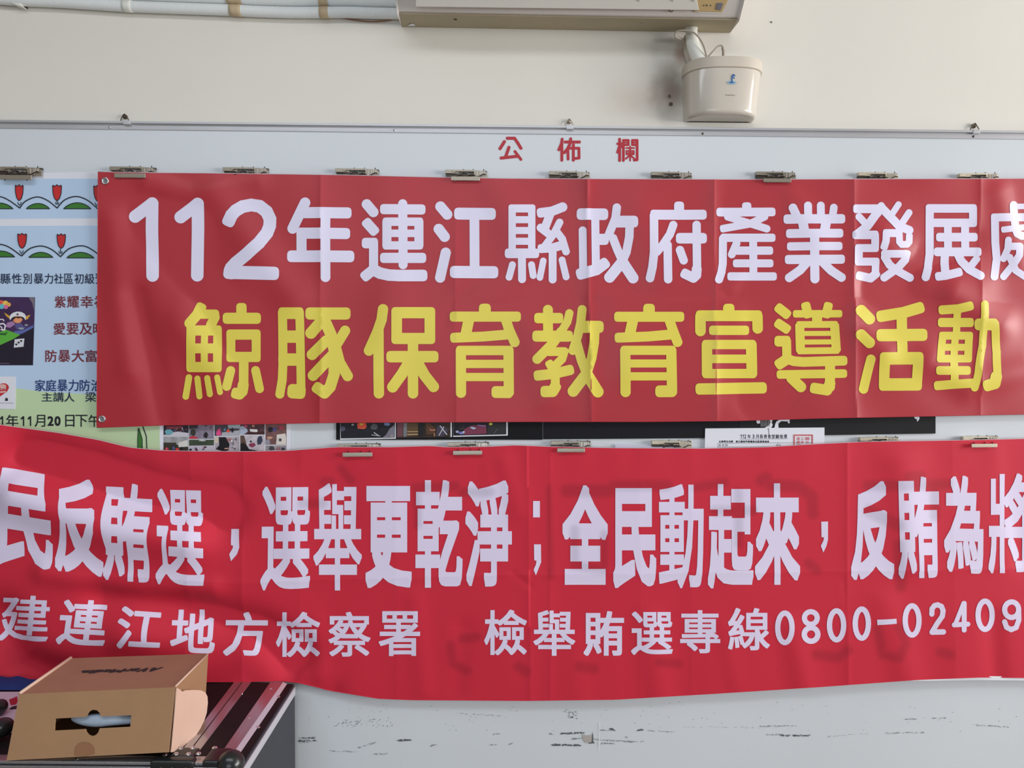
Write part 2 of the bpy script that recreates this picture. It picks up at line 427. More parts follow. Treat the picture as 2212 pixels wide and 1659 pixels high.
rail('frame_lip', -5.5, -0.6, -0.010, 0.019)
MB().box((TLb.x, -0.004, zb-0.02), (TRb.x, 0.019, zb)).make('frame_bottom', M_ALU, board)
for x in (237, 852, 1518, 2103): MB().disc(P(x, fy(x, 8.5), -0.003), 0.0028, 0.0008, dome=0.0012).make('frame_screw', M_CHROME if x < 1000 else M_STEELD, board, True)
for i, (x, lab) in enumerate(((271, 'leftmost rusty screw bracket holding the top of the board'), (1229, 'middle screw bracket above the red sign lettering on the board top'), (2103, 'rightmost screw bracket on the board top near the right end'))):
    y = fy(x, 0); c = P(x, y-14, WY-0.001); br = thing('mounting_bracket', lab, 'bracket', c, None)
    mm = [M_RUST, M_STEEL, M_RUST][i]
    MB().disc(c, 0.0055, 0.003).disc(c+Vector((0, -0.003, 0)), 0.0034, 0.002, dome=0.0015).make('screw', mm, br, True)
    MB().tube(spline([c+Vector((-0.010, -0.004, -0.010)), c+Vector((-0.006, -0.005, -0.002)), c+Vector((0, -0.005, 0.0055)), c+Vector((0.006, -0.005, -0.002)), c+Vector((0.010, -0.006, -0.009))], 5), 0.0011, 6).make('wire_tie', M_STEELD if i != 1 else M_STEEL, br, True)
    q = P(x+(7 if i == 2 else 2), y-2.5, -0.011)
    MB().box(q+Vector((-0.008, 0, -0.0045)), q+Vector((0.008, 0.012, 0.005))).make('plate', M_ALU, br, bevel=0.0006)

# title of the board
SIGN = [
 "45: 237,122 335,122 385,195 425,262|45: 193,170 132,268|45: 257,250 210,385|45: 150,400 375,375|40: 342,308 385,365 425,420",
 "42: 1005,135 995,200 958,283|42: 1000,190 1000,430|42: 1048,175 1245,175|42: 1125,130 1110,210 1080,270 1035,325|40: 1085,270 1088,415|42: 1162,215 1162,430|40: 1100,262 1240,262 1242,400 1200,405",
 "36: 1785,200 1850,200|40: 1812,135 1812,435|34: 1812,220 1780,320|28: 1835,235 1850,250|38: 1865,150 1865,435|34: 1865,150 1935,150 1935,215 1870,215|22: 1870,182 1935,182|38: 2058,150 2058,425 2020,430|34: 2058,150 1990,150 1990,215 2050,215|22: 1990,182 2050,182|24: 1905,260 2015,260|24: 1960,240 1960,435|24: 1908,300 2010,300 2010,348 1908,348 1908,300|18: 1932,325 1990,325|26: 1950,365 1900,410|26: 1968,365 2020,410"]
for s in SIGN: plain_px('sign_character', strokes(s, 1060, 280, 6.506), M_RED, board, 0.0, 0.0006)

# scuffs and scratches on the lower part of the board
rnd = random.Random(4); L_, D_ = [], []
def scuff(x0, y0, x1, y1, th, dens, out, amp=1.5):
    n = max(2, int(math.hypot(x1-x0, y1-y0)*dens))
    for i in range(n):
        t = rnd.random(); x = x0+(x1-x0)*t+rnd.uniform(-1, 1); y = y0+(y1-y0)*t+rnd.uniform(-amp, amp)
        l = rnd.uniform(0.5, 2.8); h_ = rnd.uniform(0.3, 0.8)*th
        out.append(blob(x, y, l, h_/2, 7, 0.35, rnd.random(), math.atan2(y1-y0, x1-x0)+rnd.uniform(-.12, .12)))
for a in ((645, 1594, 682, 1594, 1.6, 1.2), (645, 1600, 684, 1600, 1.8, 1.2), (646, 1604, 668, 1603, 1.2, 1), (774, 1615, 812, 1604, 1.2, .9), (711, 1622, 770, 1624, 1.3, .6), (806, 1629, 838, 1628, 1.4, .9),
          (859, 1600, 888, 1598, 3.6, 1.3), (928, 1612, 944, 1608, 2.6, 1.0), (1065, 1586, 1082, 1586, 1.5, .8), (1058, 1609, 1072, 1609, 1.5, .8), (1098, 1608, 1108, 1606, 2, .8),
          (1212, 1585, 1262, 1583, 3.0, 1.2), (1186, 1585, 1196, 1586, 2.6, 1), (1193, 1609, 1255, 1610, 3.6, 1.3), (1235, 1596, 1262, 1596, 2, 1), (1295, 1577, 1330, 1578, 2, .9), (1318, 1574, 1326, 1576, 3.8, 1.8),
          (1280, 1597, 1372, 1603, 1.6, 1.0), (1290, 1606, 1326, 1606, 2.2, 1.0), (1376, 1578, 1390, 1576, 3, 1.4), (1343, 1592, 1356, 1593, 1.4, .8), (1350, 1600, 1390, 1602, 1.3, .4),
          (1400, 1578, 1456, 1581, 1.3, .6), (1642, 1569, 1720, 1568, 1.3, .8), (1654, 1587, 1690, 1587, 1.4, .9), (1686, 1589, 1750, 1589, 2.6, 1.1), (1950, 1554, 1982, 1553, 1.6, .9), (2014, 1552, 2042, 1551, 1.5, .8),
          (1910, 1584, 1996, 1582, 1.3, .7), (2100, 1566, 2180, 1570, 2.0, .5), (1465, 1570, 1640, 1572, 1.1, .18), (1780, 1592, 1880, 1584, 1.2, .25), (985, 1541, 1080, 1546, 1.1, .35)): scuff(*a, D_ if a[5] > 1.05 else L_)
for i in range(60): L_.append(blob(rnd.uniform(720, 850), rnd.uniform(1552, 1572), rnd.uniform(.6, 2.6), .6, 6, .3, i, rnd.uniform(-1, -.3)))
for i in range(26): D_.append(blob(rnd.uniform(1215, 1248), rnd.uniform(1533, 1553), rnd.uniform(.6, 3.0), .6, 6, .3, i, rnd.uniform(-.2, .9)))
for i in range(90): L_.append(blob(rnd.uniform(660, 2200), rnd.uniform(1515, 1580), rnd.uniform(.5, 1.6), .6, 6, .3, i, rnd.uniform(-1, 1)))
def spread(name, polys, m, parent, Y, off):
    V, Fc = [], []
    for i, p in enumerate(polys):
        pts = PY([a[0] for a in p], [a[1] for a in p], Y-off-0.00001*(i % 40)).T; b = len(V); V += [tuple(q) for q in pts]; Fc.append(tuple(range(b, b+len(p))))
    return obj(name, V, Fc, m, parent)
tag(spread('scuff_marks', L_, M_SCUFF, board, 0, 0.0003), kind='stuff')
tag(spread('scuff_marks', D_, M_SCUFFD, board, 0, 0.0008), kind='stuff')
chip = [(1257, 1586), (1266, 1588), (1280, 1588), (1280, 1603), (1264, 1604), (1259, 1596)]
tag(plain_px('chipped_patch', [chip], mat('bare_hardboard', rgb(176, 168, 164), 0.9), board, 0.0, 0.0012), 'grey bare patch where the enamel has chipped off')
plain_px('crack', [[(1279.5, 1580), (1281.5, 1588), (1281.5, 1600), (1285, 1605), (1270, 1606), (1278, 1602)]], M_SCUFFD, board, 0.0, 0.0014)
plain_px('scratch', [[(1294.5, 1560), (1296, 1560), (1295, 1590), (1296, 1600), (1294, 1625), (1293.4, 1625), (1294, 1600)]], mat('scratch_white', rgb(232, 234, 236), 0.5), board, 0.0, 0.0016)

# ------------------------------------------------------------------ upper banner
def interp(tab, x): return np.interp(x, [a[0] for a in tab], [a[1] for a in tab])
def tent(d, A, s): return A*np.exp(-np.abs(d)/s)
def sm(x, a, b): t = np.clip((x-a)/(b-a), 0, 1); return t*t*(3-2*t)
T1 = [(200, 371), (300, 373), (500, 375), (750, 378.5), (975, 384), (1106, 386), (1600, 388), (2212, 386), (2600, 385)]
B1 = [(200, 924), (354, 918.5), (560, 916), (726, 913), (1140, 911), (1400, 911), (1591, 909), (1770, 903.6), (2022, 898.8), (2212, 895), (2600, 888)]
RIDGES1 = [([(560, 395), (420, 420), (330, 395)], 2.0, 26), ([(330, 470), (400, 560), (470, 640), (520, 720)], -3.5, 34), ([(470, 420), (560, 540), (640, 640)], 2.0, 40),
           ([(300, 640), (330, 760), (360, 900)], -2.4, 26), ([(250, 480), (262, 640), (290, 800)], 1.8, 30), ([(400, 700), (470, 800), (480, 900)], 2.2, 40),
           ([(840, 480), (850, 640), (830, 800)], 1.6, 50), ([(1080, 420), (1130, 560)], 1.5, 50), ([(1040, 600), (985, 645), (960, 700)], -1.5, 12),
           ([(1560, 640), (1500, 700)], -1.6, 16), ([(1560, 640), (1620, 560)], 1.6, 18), ([(1545, 645), (1450, 655), (1300, 640)], 1.6, 14),
           ([(1380, 470), (1420, 600)], 1.4, 40), ([(1660, 700), (1700, 810), (1640, 870)], -2.4, 42), ([(1700, 420), (1760, 520)], 1.6, 36),
           ([(1880, 620), (1990, 560), (2080, 520)], -3.0, 28), ([(1900, 520), (2000, 600), (2110, 610)], 2.0, 40), ([(1850, 700), (1900, 760)], 2.0, 30), ([(2050, 640), (2150, 700)], 2.8, 34), ([(2000, 780), (2080, 830), (2200, 800)], 2.6, 34),
           ([(1320, 690), (1350, 800)], 1.4, 44), ([(1150, 700), (1180, 860)], 1.2, 36), ([(2150, 420), (2190, 560)], 2.0, 30)]
def h1(u, v):
    u = np.asarray(u, float); v = np.asarray(v, float)
    h = 15.5+0*u
    for uc, A, s, lean in ((697, 2.0, 24, -2), (985, 1.1, 22, 4), (1271, 3.4, 22, 8), (1540, 2.2, 26, 4), (1838, 2.8, 24, 6), (2107, 1.6, 26, 0)):
        c = uc+lean*(v-640)/540; amp = A*(0.75+0.35*np.sin(v/60.0+uc)); h = h+1.9*tent(u-c, amp, s)+tent(u-c, 0.35*A, 6)
    k = sm(u, 820, 1000)
    h = h-tent(v-(648-8*np.sin(u/210)), 1.5*k*(0.8+0.4*np.sin(u/57.0)), 16)
    for p, A, w_ in RIDGES1: h = h+3.0*min(1, w_/32)**1.5*A*np.exp(-(seg_dist(u, v, p)/w_)**2)
    h = h+3.2*np.sin(u/95+v/140)*np.sin(v/110+1)+1.6*np.sin(u/47-v/77)*np.sin(v/90-u/200)+0.8*np.sin(u/31+v/160)*np.sin(v/70)
    h = h+3.0*sm(v, 560, 900)                       # the lower half stands off a little
    h = h-1.2*sm(np.abs(u-650), 30, 0)*0
    return (14.2+np.where(h < 14.2+1.5, 1.5*np.exp(np.minimum(h-15.7, 0)/1.5), h-14.2))/1000
def sheet(name, label, cat, x0, x1, top, bot, h, m, left=None, step=3.6, rows=None, ghost=None):
    nu = int((x1-x0)/step); rows = rows or int(545/step)
    s = np.linspace(0, 1, nu+1); t = np.linspace(0, 1, rows+1)
    S, T = np.meshgrid(s, t)
    lx = x0 if left is None else left(T)
    X = lx+(x1-lx)*S; Y = interp(top, X)*(1-T)+interp(bot, X)*T
    q = on_surf(X.ravel(), Y.ravel(), h)
    pos, nor = surf_from_xz(q[0], q[2], h)
    idx = np.arange((nu+1)*(rows+1)).reshape(rows+1, nu+1)
    f = np.stack([idx[1:, :-1], idx[1:, 1:], idx[:-1, 1:], idx[:-1, :-1]], -1).reshape(-1, 4)
    at = None
    if ghost is not None: u, v = proj(np.array([q[0], q[0]*0, q[2]])); at = ghost(u, v)
    o = obj(name, pos.T.copy(), f, m, None, True, nor.T, origin=tuple(pos[:, nu//2]), attr=at)
    return tag(o, label, cat), pos.T.reshape(rows+1, nu+1, 3)
ban1, g1 = sheet('banner', 'upper red vinyl banner with a white line and a yellow line of large rounded characters', 'banner', 212, 2560, T1, B1, h1, M_BAN1, left=lambda T: 212-3*T)
def edge_tube(name, line, r, m, parent, off=(0, 0, 0)):
    return MB().tube([Vector(p)+Vector(off) for p in line], r, 5).make(name, m, parent, True)
edge_tube('hem', g1[0, ::4], 0.0009, M_HEM, ban1, (0, 0, 0.0004)); edge_tube('hem', g1[-1, ::4], 0.0007, M_BAN1, ban1); edge_tube('hem', g1[::3, 0], 0.0007, M_BAN1, ban1)
for (x, y) in ((228, 391), (221, 905)):
    q = Vector(on_surf([x], [y], h1)[:, 0]); g = thing('tmp', 'x', 'x')
    bpy.data.objects.remove(g)
    ring = [q+Vector((0.0068*math.cos(a), -0.0012, 0.0068*math.sin(a))) for a in [2*math.pi*i/20 for i in range(21)]]
    gr = MB().tube(ring, 0.0021, 8, False).make('grommet', M_CHROME, ban1, True)
    MB().disc(q+Vector((0, -0.0004, 0)), 0.0052, 0.0005, seg=18).make('grommet_hole', mat('grommet_hole', rgb(120, 122, 126), .5), gr, False)

LINE_A = [
 (260, 415, 6.011, ["165: 195,318 415,150 ; 415,150 412,500 420,1083", "165: 785,325 1005,155 ; 1005,155 1010,500 1000,1080",
   "168: 1415,365 1445,300 1500,240 1590,188 1700,168 1810,185 1900,255 1944,350 1940,440 1905,530 1800,660 1640,805 1500,920 1440,985 1425,1045|175: 1425,1042 1975,1055"]),
 (600, 415, 6.506, ["150: 385,150 210,512|158: 385,290 960,293|158: 335,578 940,583|145: 335,578 335,900|166: 215,902 995,905|140: 672,293 672,1195",
   "145: 1252,172 1345,282|145: 1264,444 1345,535|150: 1256,717 1345,717|130: 1347,707 1347,1090|150: 1345,1090 1243,1172|165: 1350,1095 1440,1140 1560,1166 1700,1173 2022,1172|145: 1510,240 2005,245|130: 1757,165 1762,1020|120: 1534,417 1984,417|107: 1534,580 1984,580|118: 1534,750 1984,750|130: 1534,420 1534,748|130: 1984,420 1984,748|145: 1510,925 2015,925"]),
 (920, 415, 6.9125, ["158: 218,217 318,335|158: 193,552 280,667|155: 297,905 213,1277|180: 510,322 955,326|148: 724,326 728,1190|184: 450,1193 990,1197",
   "112: 1288,245 1288,900|112: 1580,245 1580,900|122: 1288,245 1580,245|107: 1288,413 1580,413|107: 1288,575 1580,575|107: 1288,735 1580,735|146: 1250,915 1618,915|120: 1433,915 1436,1300|105: 1292,1085 1242,1270|105: 1577,1085 1602,1245|145: 1728,308 1880,288 2040,225|130: 1858,320 1785,515|125: 1715,533 1880,660|112: 1997,452 1900,640 1780,800|135: 1735,843 1880,835 2010,800|115: 1960,600 2035,700 2092,888|120: 1892,840 1892,1305|100: 1752,1028 1702,1275|105: 2033,1015 2093,1265"]),
 (1230, 425, 6.9125, ["175: 195,260 492,262|122: 385,262 395,1050|168: 395,637 505,637|120: 197,503 205,1100|172: 185,1148 400,1090 510,1008|128: 707,163 688,320 590,560|178: 700,372 938,372|130: 900,400 893,600 850,830 790,965|165: 785,975 600,1203|130: 650,620 720,800 790,955|165: 790,970 950,1213",
   "150: 1637,147 1637,270|150: 1270,268 1975,268|130: 1262,280 1264,830 1240,1050 1203,1215|125: 1550,422 1500,560 1400,710 1310,820|128: 1465,720 1473,1232|160: 1668,620 1973,620|128: 1898,422 1905,1130|150: 1898,1100 1893,1170 1850,1211 1735,1155|128: 1650,797 1705,950"]),
 (1530, 425, 6.9125, ["140: 572,153 572,230|132: 185,230 937,228|115: 290,300 620,400 870,478|115: 838,300 620,405 230,475|125: 240,613 940,613|122: 218,625 215,1000 195,1130 160,1235|118: 420,700 350,862|125: 420,805 905,805|120: 668,640 672,1190|120: 425,995 912,995|125: 345,1190 960,1190",
   "132: 1263,168 1320,290|122: 1487,133 1490,300|120: 1678,133 1680,300|116: 1872,163 1855,290|142: 1192,335 1973,330|145: 1413,400 1430,490|145: 1755,400 1738,490|134: 1225,550 1948,545|125: 1235,742 1940,737|138: 1210,938 1970,933|140: 1585,600 1590,1225|135: 1490,960 1370,1095 1208,1210|135: 1690,960 1830,1100 1985,1205"]),
 (1820, 425, 5.643, ["108: 180,147 440,147|92: 470,112 430,200 300,345|108: 430,180 300,360 180,455|90: 200,245 300,350|106: 465,125 560,225 690,360 810,408|78: 680,95 600,215|85: 808,195 725,320|105: 170,465 390,465|96: 394,465 394,625|98: 393,626 200,626|98: 198,626 196,790|98: 197,791 402,791|95: 402,791 400,940|106: 398,945 340,993 212,965|98: 535,444 690,444|92: 533,445 528,540 508,605|84: 690,445 692,550 720,582 785,580 810,550 812,485|95: 515,697 770,697|100: 778,697 760,770 670,870 507,985|100: 515,740 570,830 660,900 818,988",
   "105: 1062,143 1585,143|102: 1062,143 1060,700 1040,870 1012,980|100: 1587,143 1587,318|104: 1062,318 1587,318|98: 1282,318 1284,670|100: 1492,318 1494,670|106: 1190,493 1592,493|108: 1165,672 1638,672|103: 1247,680 1252,960|106: 1178,970 1260,960 1408,922|105: 1400,690 1450,790 1540,885 1680,962|92: 1630,760 1560,850",
   "98: 2084,102 2088,230 2110,400 2130,450 2180,477 2240,477|68: 2120,118 2250,118|100: 1855,254 2250,250|98: 1855,254 1860,560 1878,760 1850,972|76: 1968,400 2250,368|84: 2020,528 2010,640 1960,755|90: 2040,605 2150,605|90: 2160,605 2155,710 2080,830 1962,972|88: 2035,740 2110,900 2240,985"])]
LINE_B = [
 (380, 640, 5.821, ["135: 310,150 270,230 175,340|118: 340,225 480,225|125: 485,230 490,265 450,345|118: 192,430 190,890|90: 364,430 360,890|110: 525,430 523,890|130: 192,430 523,430|126: 192,655 523,655|130: 192,890 523,890|84: 165,1022 125,1260|78: 272,1035 297,1258|78: 395,1030 428,1230|75: 520,1020 556,1205|132: 825,150 825,260|142: 660,277 1000,277|115: 692,482 692,763|115: 1010,482 1010,763|130: 692,482 1010,482|130: 692,763 1010,763|122: 855,800 852,1160|140: 845,1130 835,1195 800,1230 766,1222|115: 690,935 640,1132|112: 1003,933 1053,1162",
   "115: 1340,205 1347,850 1338,1050 1308,1230|112: 1555,205 1575,1200|148: 1345,213 1550,213|157: 1345,508 1560,508|158: 1345,796 1560,796|184: 1541,1198 1493,1195|155: 1705,217 2120,217|148: 1860,280 1700,462|140: 1890,560 1714,733|140: 1960,750 1727,995|145: 1870,300 1950,480 1995,700 1990,980 1940,1140 1870,1215 1788,1158|130: 2128,433 2020,610|135: 2010,640 2060,830 2160,1002"]),
 (760, 640, 5.978, ["136: 403,168 385,300 330,460 222,702|137: 345,450 350,1253|140: 580,212 580,545|140: 1008,212 1008,545|146: 580,212 1008,212|146: 580,545 1008,545|138: 790,545 790,1253|150: 520,780 1045,780|145: 745,840 650,1000 527,1172|145: 840,840 940,1020 1055,1167",
   "155: 1718,172 1718,250|132: 1330,263 2118,263|142: 1512,300 1470,500|130: 1335,535 1700,520 2000,495|132: 1985,290 2030,430 2102,592|135: 1408,700 1410,1245|135: 2023,700 2027,1240|123: 1408,700 2023,700|108: 1408,874 2023,874|107: 1408,1043 2023,1043|155: 2010,1238 1880,1237"]),
 (1130, 640, 5.978, ["130: 320,175 322,480|136: 210,282 450,282|145: 190,515 570,515|108: 597,220 570,330 490,460|128: 490,460 390,600 182,810|115: 350,715 520,715|115: 528,718 500,810 400,910|110: 345,878 380,940|135: 203,1022 400,1000 590,955|118: 415,950 415,1200|148: 408,1180 380,1228 297,1230|118: 762,172 742,350 705,510 642,700|158: 745,395 962,395|125: 925,430 918,600 885,800 825,985|148: 815,1005 647,1225|125: 690,600 755,830 815,980|150: 820,1000 965,1233",
   "152: 1625,172 1625,255|131: 1240,265 2015,265|140: 1418,303 1375,500|130: 1245,534 1605,520 1898,495|130: 1884,295 1930,430 1992,591|135: 1318,698 1322,1236|135: 1912,698 1922,1232|120: 1318,698 1912,698|105: 1318,868 1915,868|107: 1318,1034 1918,1034|154: 1905,1226 1782,1227"]),
 (1480, 640, 5.978, ["148: 562,170 562,250|138: 197,260 197,448|142: 205,252 925,252|138: 932,260 935,415|122: 368,440 765,440|138: 280,623 282,998|142: 853,623 860,998|122: 280,623 853,623|112: 282,808 855,808|122: 282,998 860,998|148: 205,1197 980,1183",
   "128: 1221,162 1298,223|125: 1215,360 1297,415|140: 1220,580 1300,580|120: 1308,585 1312,800|140: 1308,815 1228,868|128: 1312,808 1400,838 1520,848 2030,832|122: 1560,135 1585,235|118: 1843,135 1818,235|97: 1437,227 1980,225|132: 1702,240 1702,350|120: 1478,378 1487,695|120: 1928,378 1950,690|88: 1478,365 1928,363|65: 1480,481 1935,479|66: 1482,592 1940,588|88: 1487,706 1950,700|112: 1235,1010 2035,998|132: 1870,860 1868,1170|140: 1862,1140 1830,1212 1680,1188|140: 1375,1060 1492,1170"]),
 (1830, 640, 5.791, ["142: 175,178 277,283|140: 174,482 277,580|120: 295,788 203,1160|145: 435,248 700,205 892,148|132: 680,205 690,740|155: 440,487 925,483|133: 472,775 460,1110|133: 888,775 868,1110|158: 472,778 888,775|158: 460,1104 868,1102",
   "115: 1197,170 1380,158 1523,125|95: 1380,170 1365,480|116: 1190,328 1525,328|97: 1195,493 1168,778|92: 1352,493 1335,780|100: 1523,493 1510,778|100: 1195,493 1523,493|88: 1180,638 1515,638|97: 1168,780 1510,780|100: 1332,790 1340,1090|110: 1165,928 1490,928|115: 1140,1117 1340,1100 1590,1085|98: 1720,100 1718,300 1690,620 1640,950 1593,1143|150: 1665,352 1830,352|105: 1848,345 1855,450 1868,700 1876,1000|145: 1860,1020 1845,1090 1768,1112"])]
for o_, data, m_ in (('lettering', LINE_A, M_BAN1W), ('lettering', LINE_B, M_BAN1Y)):
    gr = [strokes(s, ox, oy, sc) for ox, oy, sc, chars in data for s in chars]
    ob = print_sheet(o_, gr, h1, m_, ban1)
    tag(ob, 'white upper line of rounded characters' if m_ is M_BAN1W else 'yellow lower line of rounded characters')

# ------------------------------------------------------------------ lower banner
T2 = [(-420, 855), (-100, 900), (0, 918), (125, 935), (210, 950), (280, 967), (345, 973), (420, 975), (535, 975.6), (625, 973.6), (726, 966), (820, 966), (850, 966), (930, 963.4), (962, 966), (1056, 965), (1113, 962), (1186, 965), (1329, 968), (1523, 969), (1649, 966.5), (1770, 959), (1867, 954.5), (2085, 951), (2212, 948), (2600, 944)]
B2 = [(-420, 1410), (0, 1461), (61, 1470), (150, 1472), (300, 1473), (450, 1473), (500, 1473), (560, 1472), (613, 1471.5), (640, 1474), (680, 1483), (709, 1491), (818, 1509), (891, 1512), (1139, 1513.5), (1329, 1511), (1547, 1498), (1766, 1484), (1985, 1468), (2116, 1463), (2212, 1464), (2600, 1466)]
RIDGES2 = [([(60, 985), (200, 1020), (330, 1065), (480, 1105)], -8, 46), ([(60, 1060), (260, 1130), (420, 1150)], 7, 52), ([(120, 1225), (330, 1262), (470, 1262)], 5, 24), ([(240, 1285), (400, 1300), (560, 1350), (640, 1400)], -6, 40),
           ([(20, 1330), (60, 1420), (150, 1460)], -9, 50), ([(300, 1350), (420, 1400)], 4, 50), ([(620, 1400), (640, 1470), (720, 1490)], -3, 26), ([(-200, 1000), (0, 960)], 6, 60), ([(560, 1000), (620, 1050), (640, 1200)], 1.8, 30),
           ([(1108, 1232), (1142, 1258)], -3, 8), ([(1180, 1232), (1146, 1258)], -2.5, 7), ([(1090, 1000), (1120, 1100)], 1.6, 24), ([(690, 1330), (700, 1470)], 1.6, 20), ([(900, 1290), (920, 1480)], 1.6, 24), ([(1000, 1350), (990, 1480)], -1.4, 24),
           ([(1240, 1380), (1250, 1500)], 1.2, 30), ([(1400, 1330), (1420, 1500)], 1.4, 30), ([(1560, 1350), (1590, 1490)], 1.2, 24), ([(1815, 1250), (1822, 1320)], -2.0, 8), ([(1700, 1350), (1730, 1480)], 1.6, 28),
           ([(2130, 1330), (2140, 1460)], -2.2, 24), ([(2190, 960), (2200, 1200)], -2.5, 30), ([(1900, 1300), (1950, 1460)], 1.6, 34), ([(1050, 1000), (1060, 1060), (1040, 1130)], 1.0, 16), ([(740, 1000), (760, 1120)], -1.0, 30), ([(1940, 1000), (1960, 1200)], 1.4, 40)]
def h2(u, v):
    u = np.asarray(u, float); v = np.asarray(v, float)
    h = 17.0+0*u
    lf = sm(u, 760, 120); dn = sm(v, 960, 1400)
    h = h+lf*(10+26*dn)+(1-lf)*8*dn
    c = 1143+3*(v-1255)/260
    h = h+np.where(u < c, 1, 0.72)*tent(u-c, 2.6, np.where(u < c, 16, 30))
    yc = np.interp(u, [0, 330, 520, 1100, 1700, 2212], [1220, 1236, 1251, 1236, 1230, 1222])
    h = h+tent(v-yc, 1.8*sm(u, 60, 330), 15)
    for uc, A, s in ((532, 1.6, 14), (420, 1.2, 16), (1187, 1.2, 12), (1822, 1.6, 10), (1380, 0.5, 14), (655, 0.8, 16), (860, 0.6, 14), (1490, 0.5, 14), (2050, 0.7, 20)): h = h+tent(u-uc, A, s)
    for p, A, w_ in RIDGES2: h = h+(4.2 if w_ >= 36 else 2.2)*min(1, w_/28)**1.5*A*np.exp(-(seg_dist(u, v, p)/w_)**2)
    h = h+0.45*np.sin(u/17+0.6*np.sin(v/90))*sm(v, 1240, 1420)+0.5*np.sin(u/41+v/200)+0.5*np.sin(u/83-v/120)+0.35*np.sin(u/13.0)*np.exp(-((v-985)/30)**2)
    return (15+np.where(h < 17, 2*np.exp(np.minimum(h-17, 0)/2), h-15))/1000
GH = [([(1223, 1057), (1312, 1057)], 12), ([(1303, 1150), (1303, 1215)], 7), ([(1323, 1046), (1437, 1046)], 10), ([(1185, 1050), (1190, 1240)], 4), ([(1240, 1140), (1240, 1215), (1300, 1225)], 8),
      ([(1659, 1044), (1720, 1048), (1748, 1070), (1750, 1105)], 11), ([(1955, 1028), (1978, 1028)], 12), ([(1868, 1046), (2035, 1043)], 10), ([(1740, 1212), (1755, 1225)], 9), ([(1640, 1035), (1650, 1030)], 11), ([(1870, 1100), (1930, 1130)], 12), ([(1930, 1170), (1935, 1260)], 10), ([(2010, 1045), (2010, 1110)], 9),
      ([(705, 1038), (716, 1038)], 9), ([(740, 1010), (760, 1035)], 8), ([(700, 1084), (660, 1084)], 9), ([(1000, 1372), (1030, 1368)], 8), ([(975, 1385), (980, 1425), (1010, 1440)], 8), ([(1755, 1405), (1800, 1412), (1822, 1395)], 9), ([(1885, 1350), (1895, 1405), (1930, 1412), (1945, 1380), (1930, 1345)], 8),
      ([(1250, 1430), (1280, 1435)], 9), ([(1120, 1430), (1135, 1440)], 9), ([(900, 1050), (985, 1047)], 9), ([(902, 1050), (905, 1130)], 7), ([(1000, 1060), (1060, 1060)], 8), ([(2020, 1400), (2040, 1405)], 9), ([(1420, 1420), (1460, 1425)], 8), ([(1540, 1100), (1620, 1100)], 9), ([(1590, 1060), (1590, 1170)], 8), ([(1500, 1050), (1560, 1040)], 8)]
def ghost2(u, v):
    g = np.zeros_like(u)
    for p, w_ in GH: g = np.maximum(g, 1-sm(seg_dist(u, v, p), w_-6, w_+9))
    return g
ban2, g2 = sheet('banner', 'lower bright red cloth banner with two lines of white block characters, sagging at the left', 'banner', -420, 2560, T2, B2, h2, M_BAN2, ghost=ghost2)
edge_tube('hem', g2[0, ::4], 0.0008, M_HEM, ban2, (0, 0.0004, 0.0003)); edge_tube('hem', g2[-1, ::4], 0.0008, M_BAN2, ban2)
lin = [(1950, 1469.5), (1985, 1466.5), (2050, 1464), (2116, 1461.5), (2212, 1462.5), (2500, 1464), (2500, 1473), (2212, 1471), (2116, 1470), (2040, 1471), (1975, 1472)]
lp = on_surf([p[0] for p in lin], [p[1] for p in lin], h2).T+np.array([0, 0.0025, 0])
tag(obj('back_lining', lp, [tuple(range(len(lin)))], mat('lining_white', rgb(232, 234, 242), 0.7), ban2), 'white lining peeping below the right end')
def z1(*p): return tuple((x/3.4557, 980+y/3.4557) for x, y in p)
def z2(*p): return tuple((553+x/3.687, 1000+y/3.687) for x, y in p)
def z3(*p): return tuple((1106+x/3.687, 1000+y/3.687) for x, y in p)
def z4(*p): return tuple((1659+x/3.687, 1000+y/3.687) for x, y in p)
def rq(f, x0, x1, y0, y1): return f((x0, y0), (x1, y0), (x1, y1), (x0, y1))
BIG = [('民', z1((0, 100), (372, 160), (402, 885), (-32, 822)), 2.6, 6), ('反', z1((405, 215), (712, 190), (778, 930), (412, 872)), 2.8, 7), ('賄', z1((772, 215), (1138, 232), (1135, 968), (770, 940)), 2.2, 5),
       ('選', z1((1170, 262), (1518, 270), (1527, 1003), (1162, 972)), 1.9, 3.4), ('選', z2((45, 190), (437, 185), (430, 1012), (35, 1015)), 2.0, 3.4), ('舉', rq(z2, 458, 843, 163, 1015), 1.7, 3.0), ('更', rq(z2, 873, 1240, 183, 995), 3.0, 6.5),
       ('乾', rq(z2, 1270, 1645, 137, 993), 2.6, 5), ('淨', rq(z2, 1668, 2038, 140, 984), 2.5, 5), ('全', rq(z3, 402, 762, 178, 970), 3.0, 7.5), ('民', rq(z3, 806, 1148, 200, 995), 3.0, 7), ('動', rq(z3, 1170, 1526, 170, 997), 2.0, 4),
       ('起', rq(z3, 1560, 1922, 168, 998), 2.4, 5.5), ('來', ((1629, 1044), (1728, 1044), (1728, 1263), (1631, 1263)), 2.6, 6), ('反', z4((685, 205), (955, 135), (1008, 935), (660, 930)), 2.8, 7), ('賄', z4((1018, 112), (1358, 108), (1368, 915), (1040, 922)), 2.2, 5),
       ('為', z4((1400, 105), (1700, 100), (1725, 885), (1402, 870)), 2.5, 5), ('將', z4((1755, 88), (2110, 82), (2115, 880), (1755, 878)), 2.0, 4)]
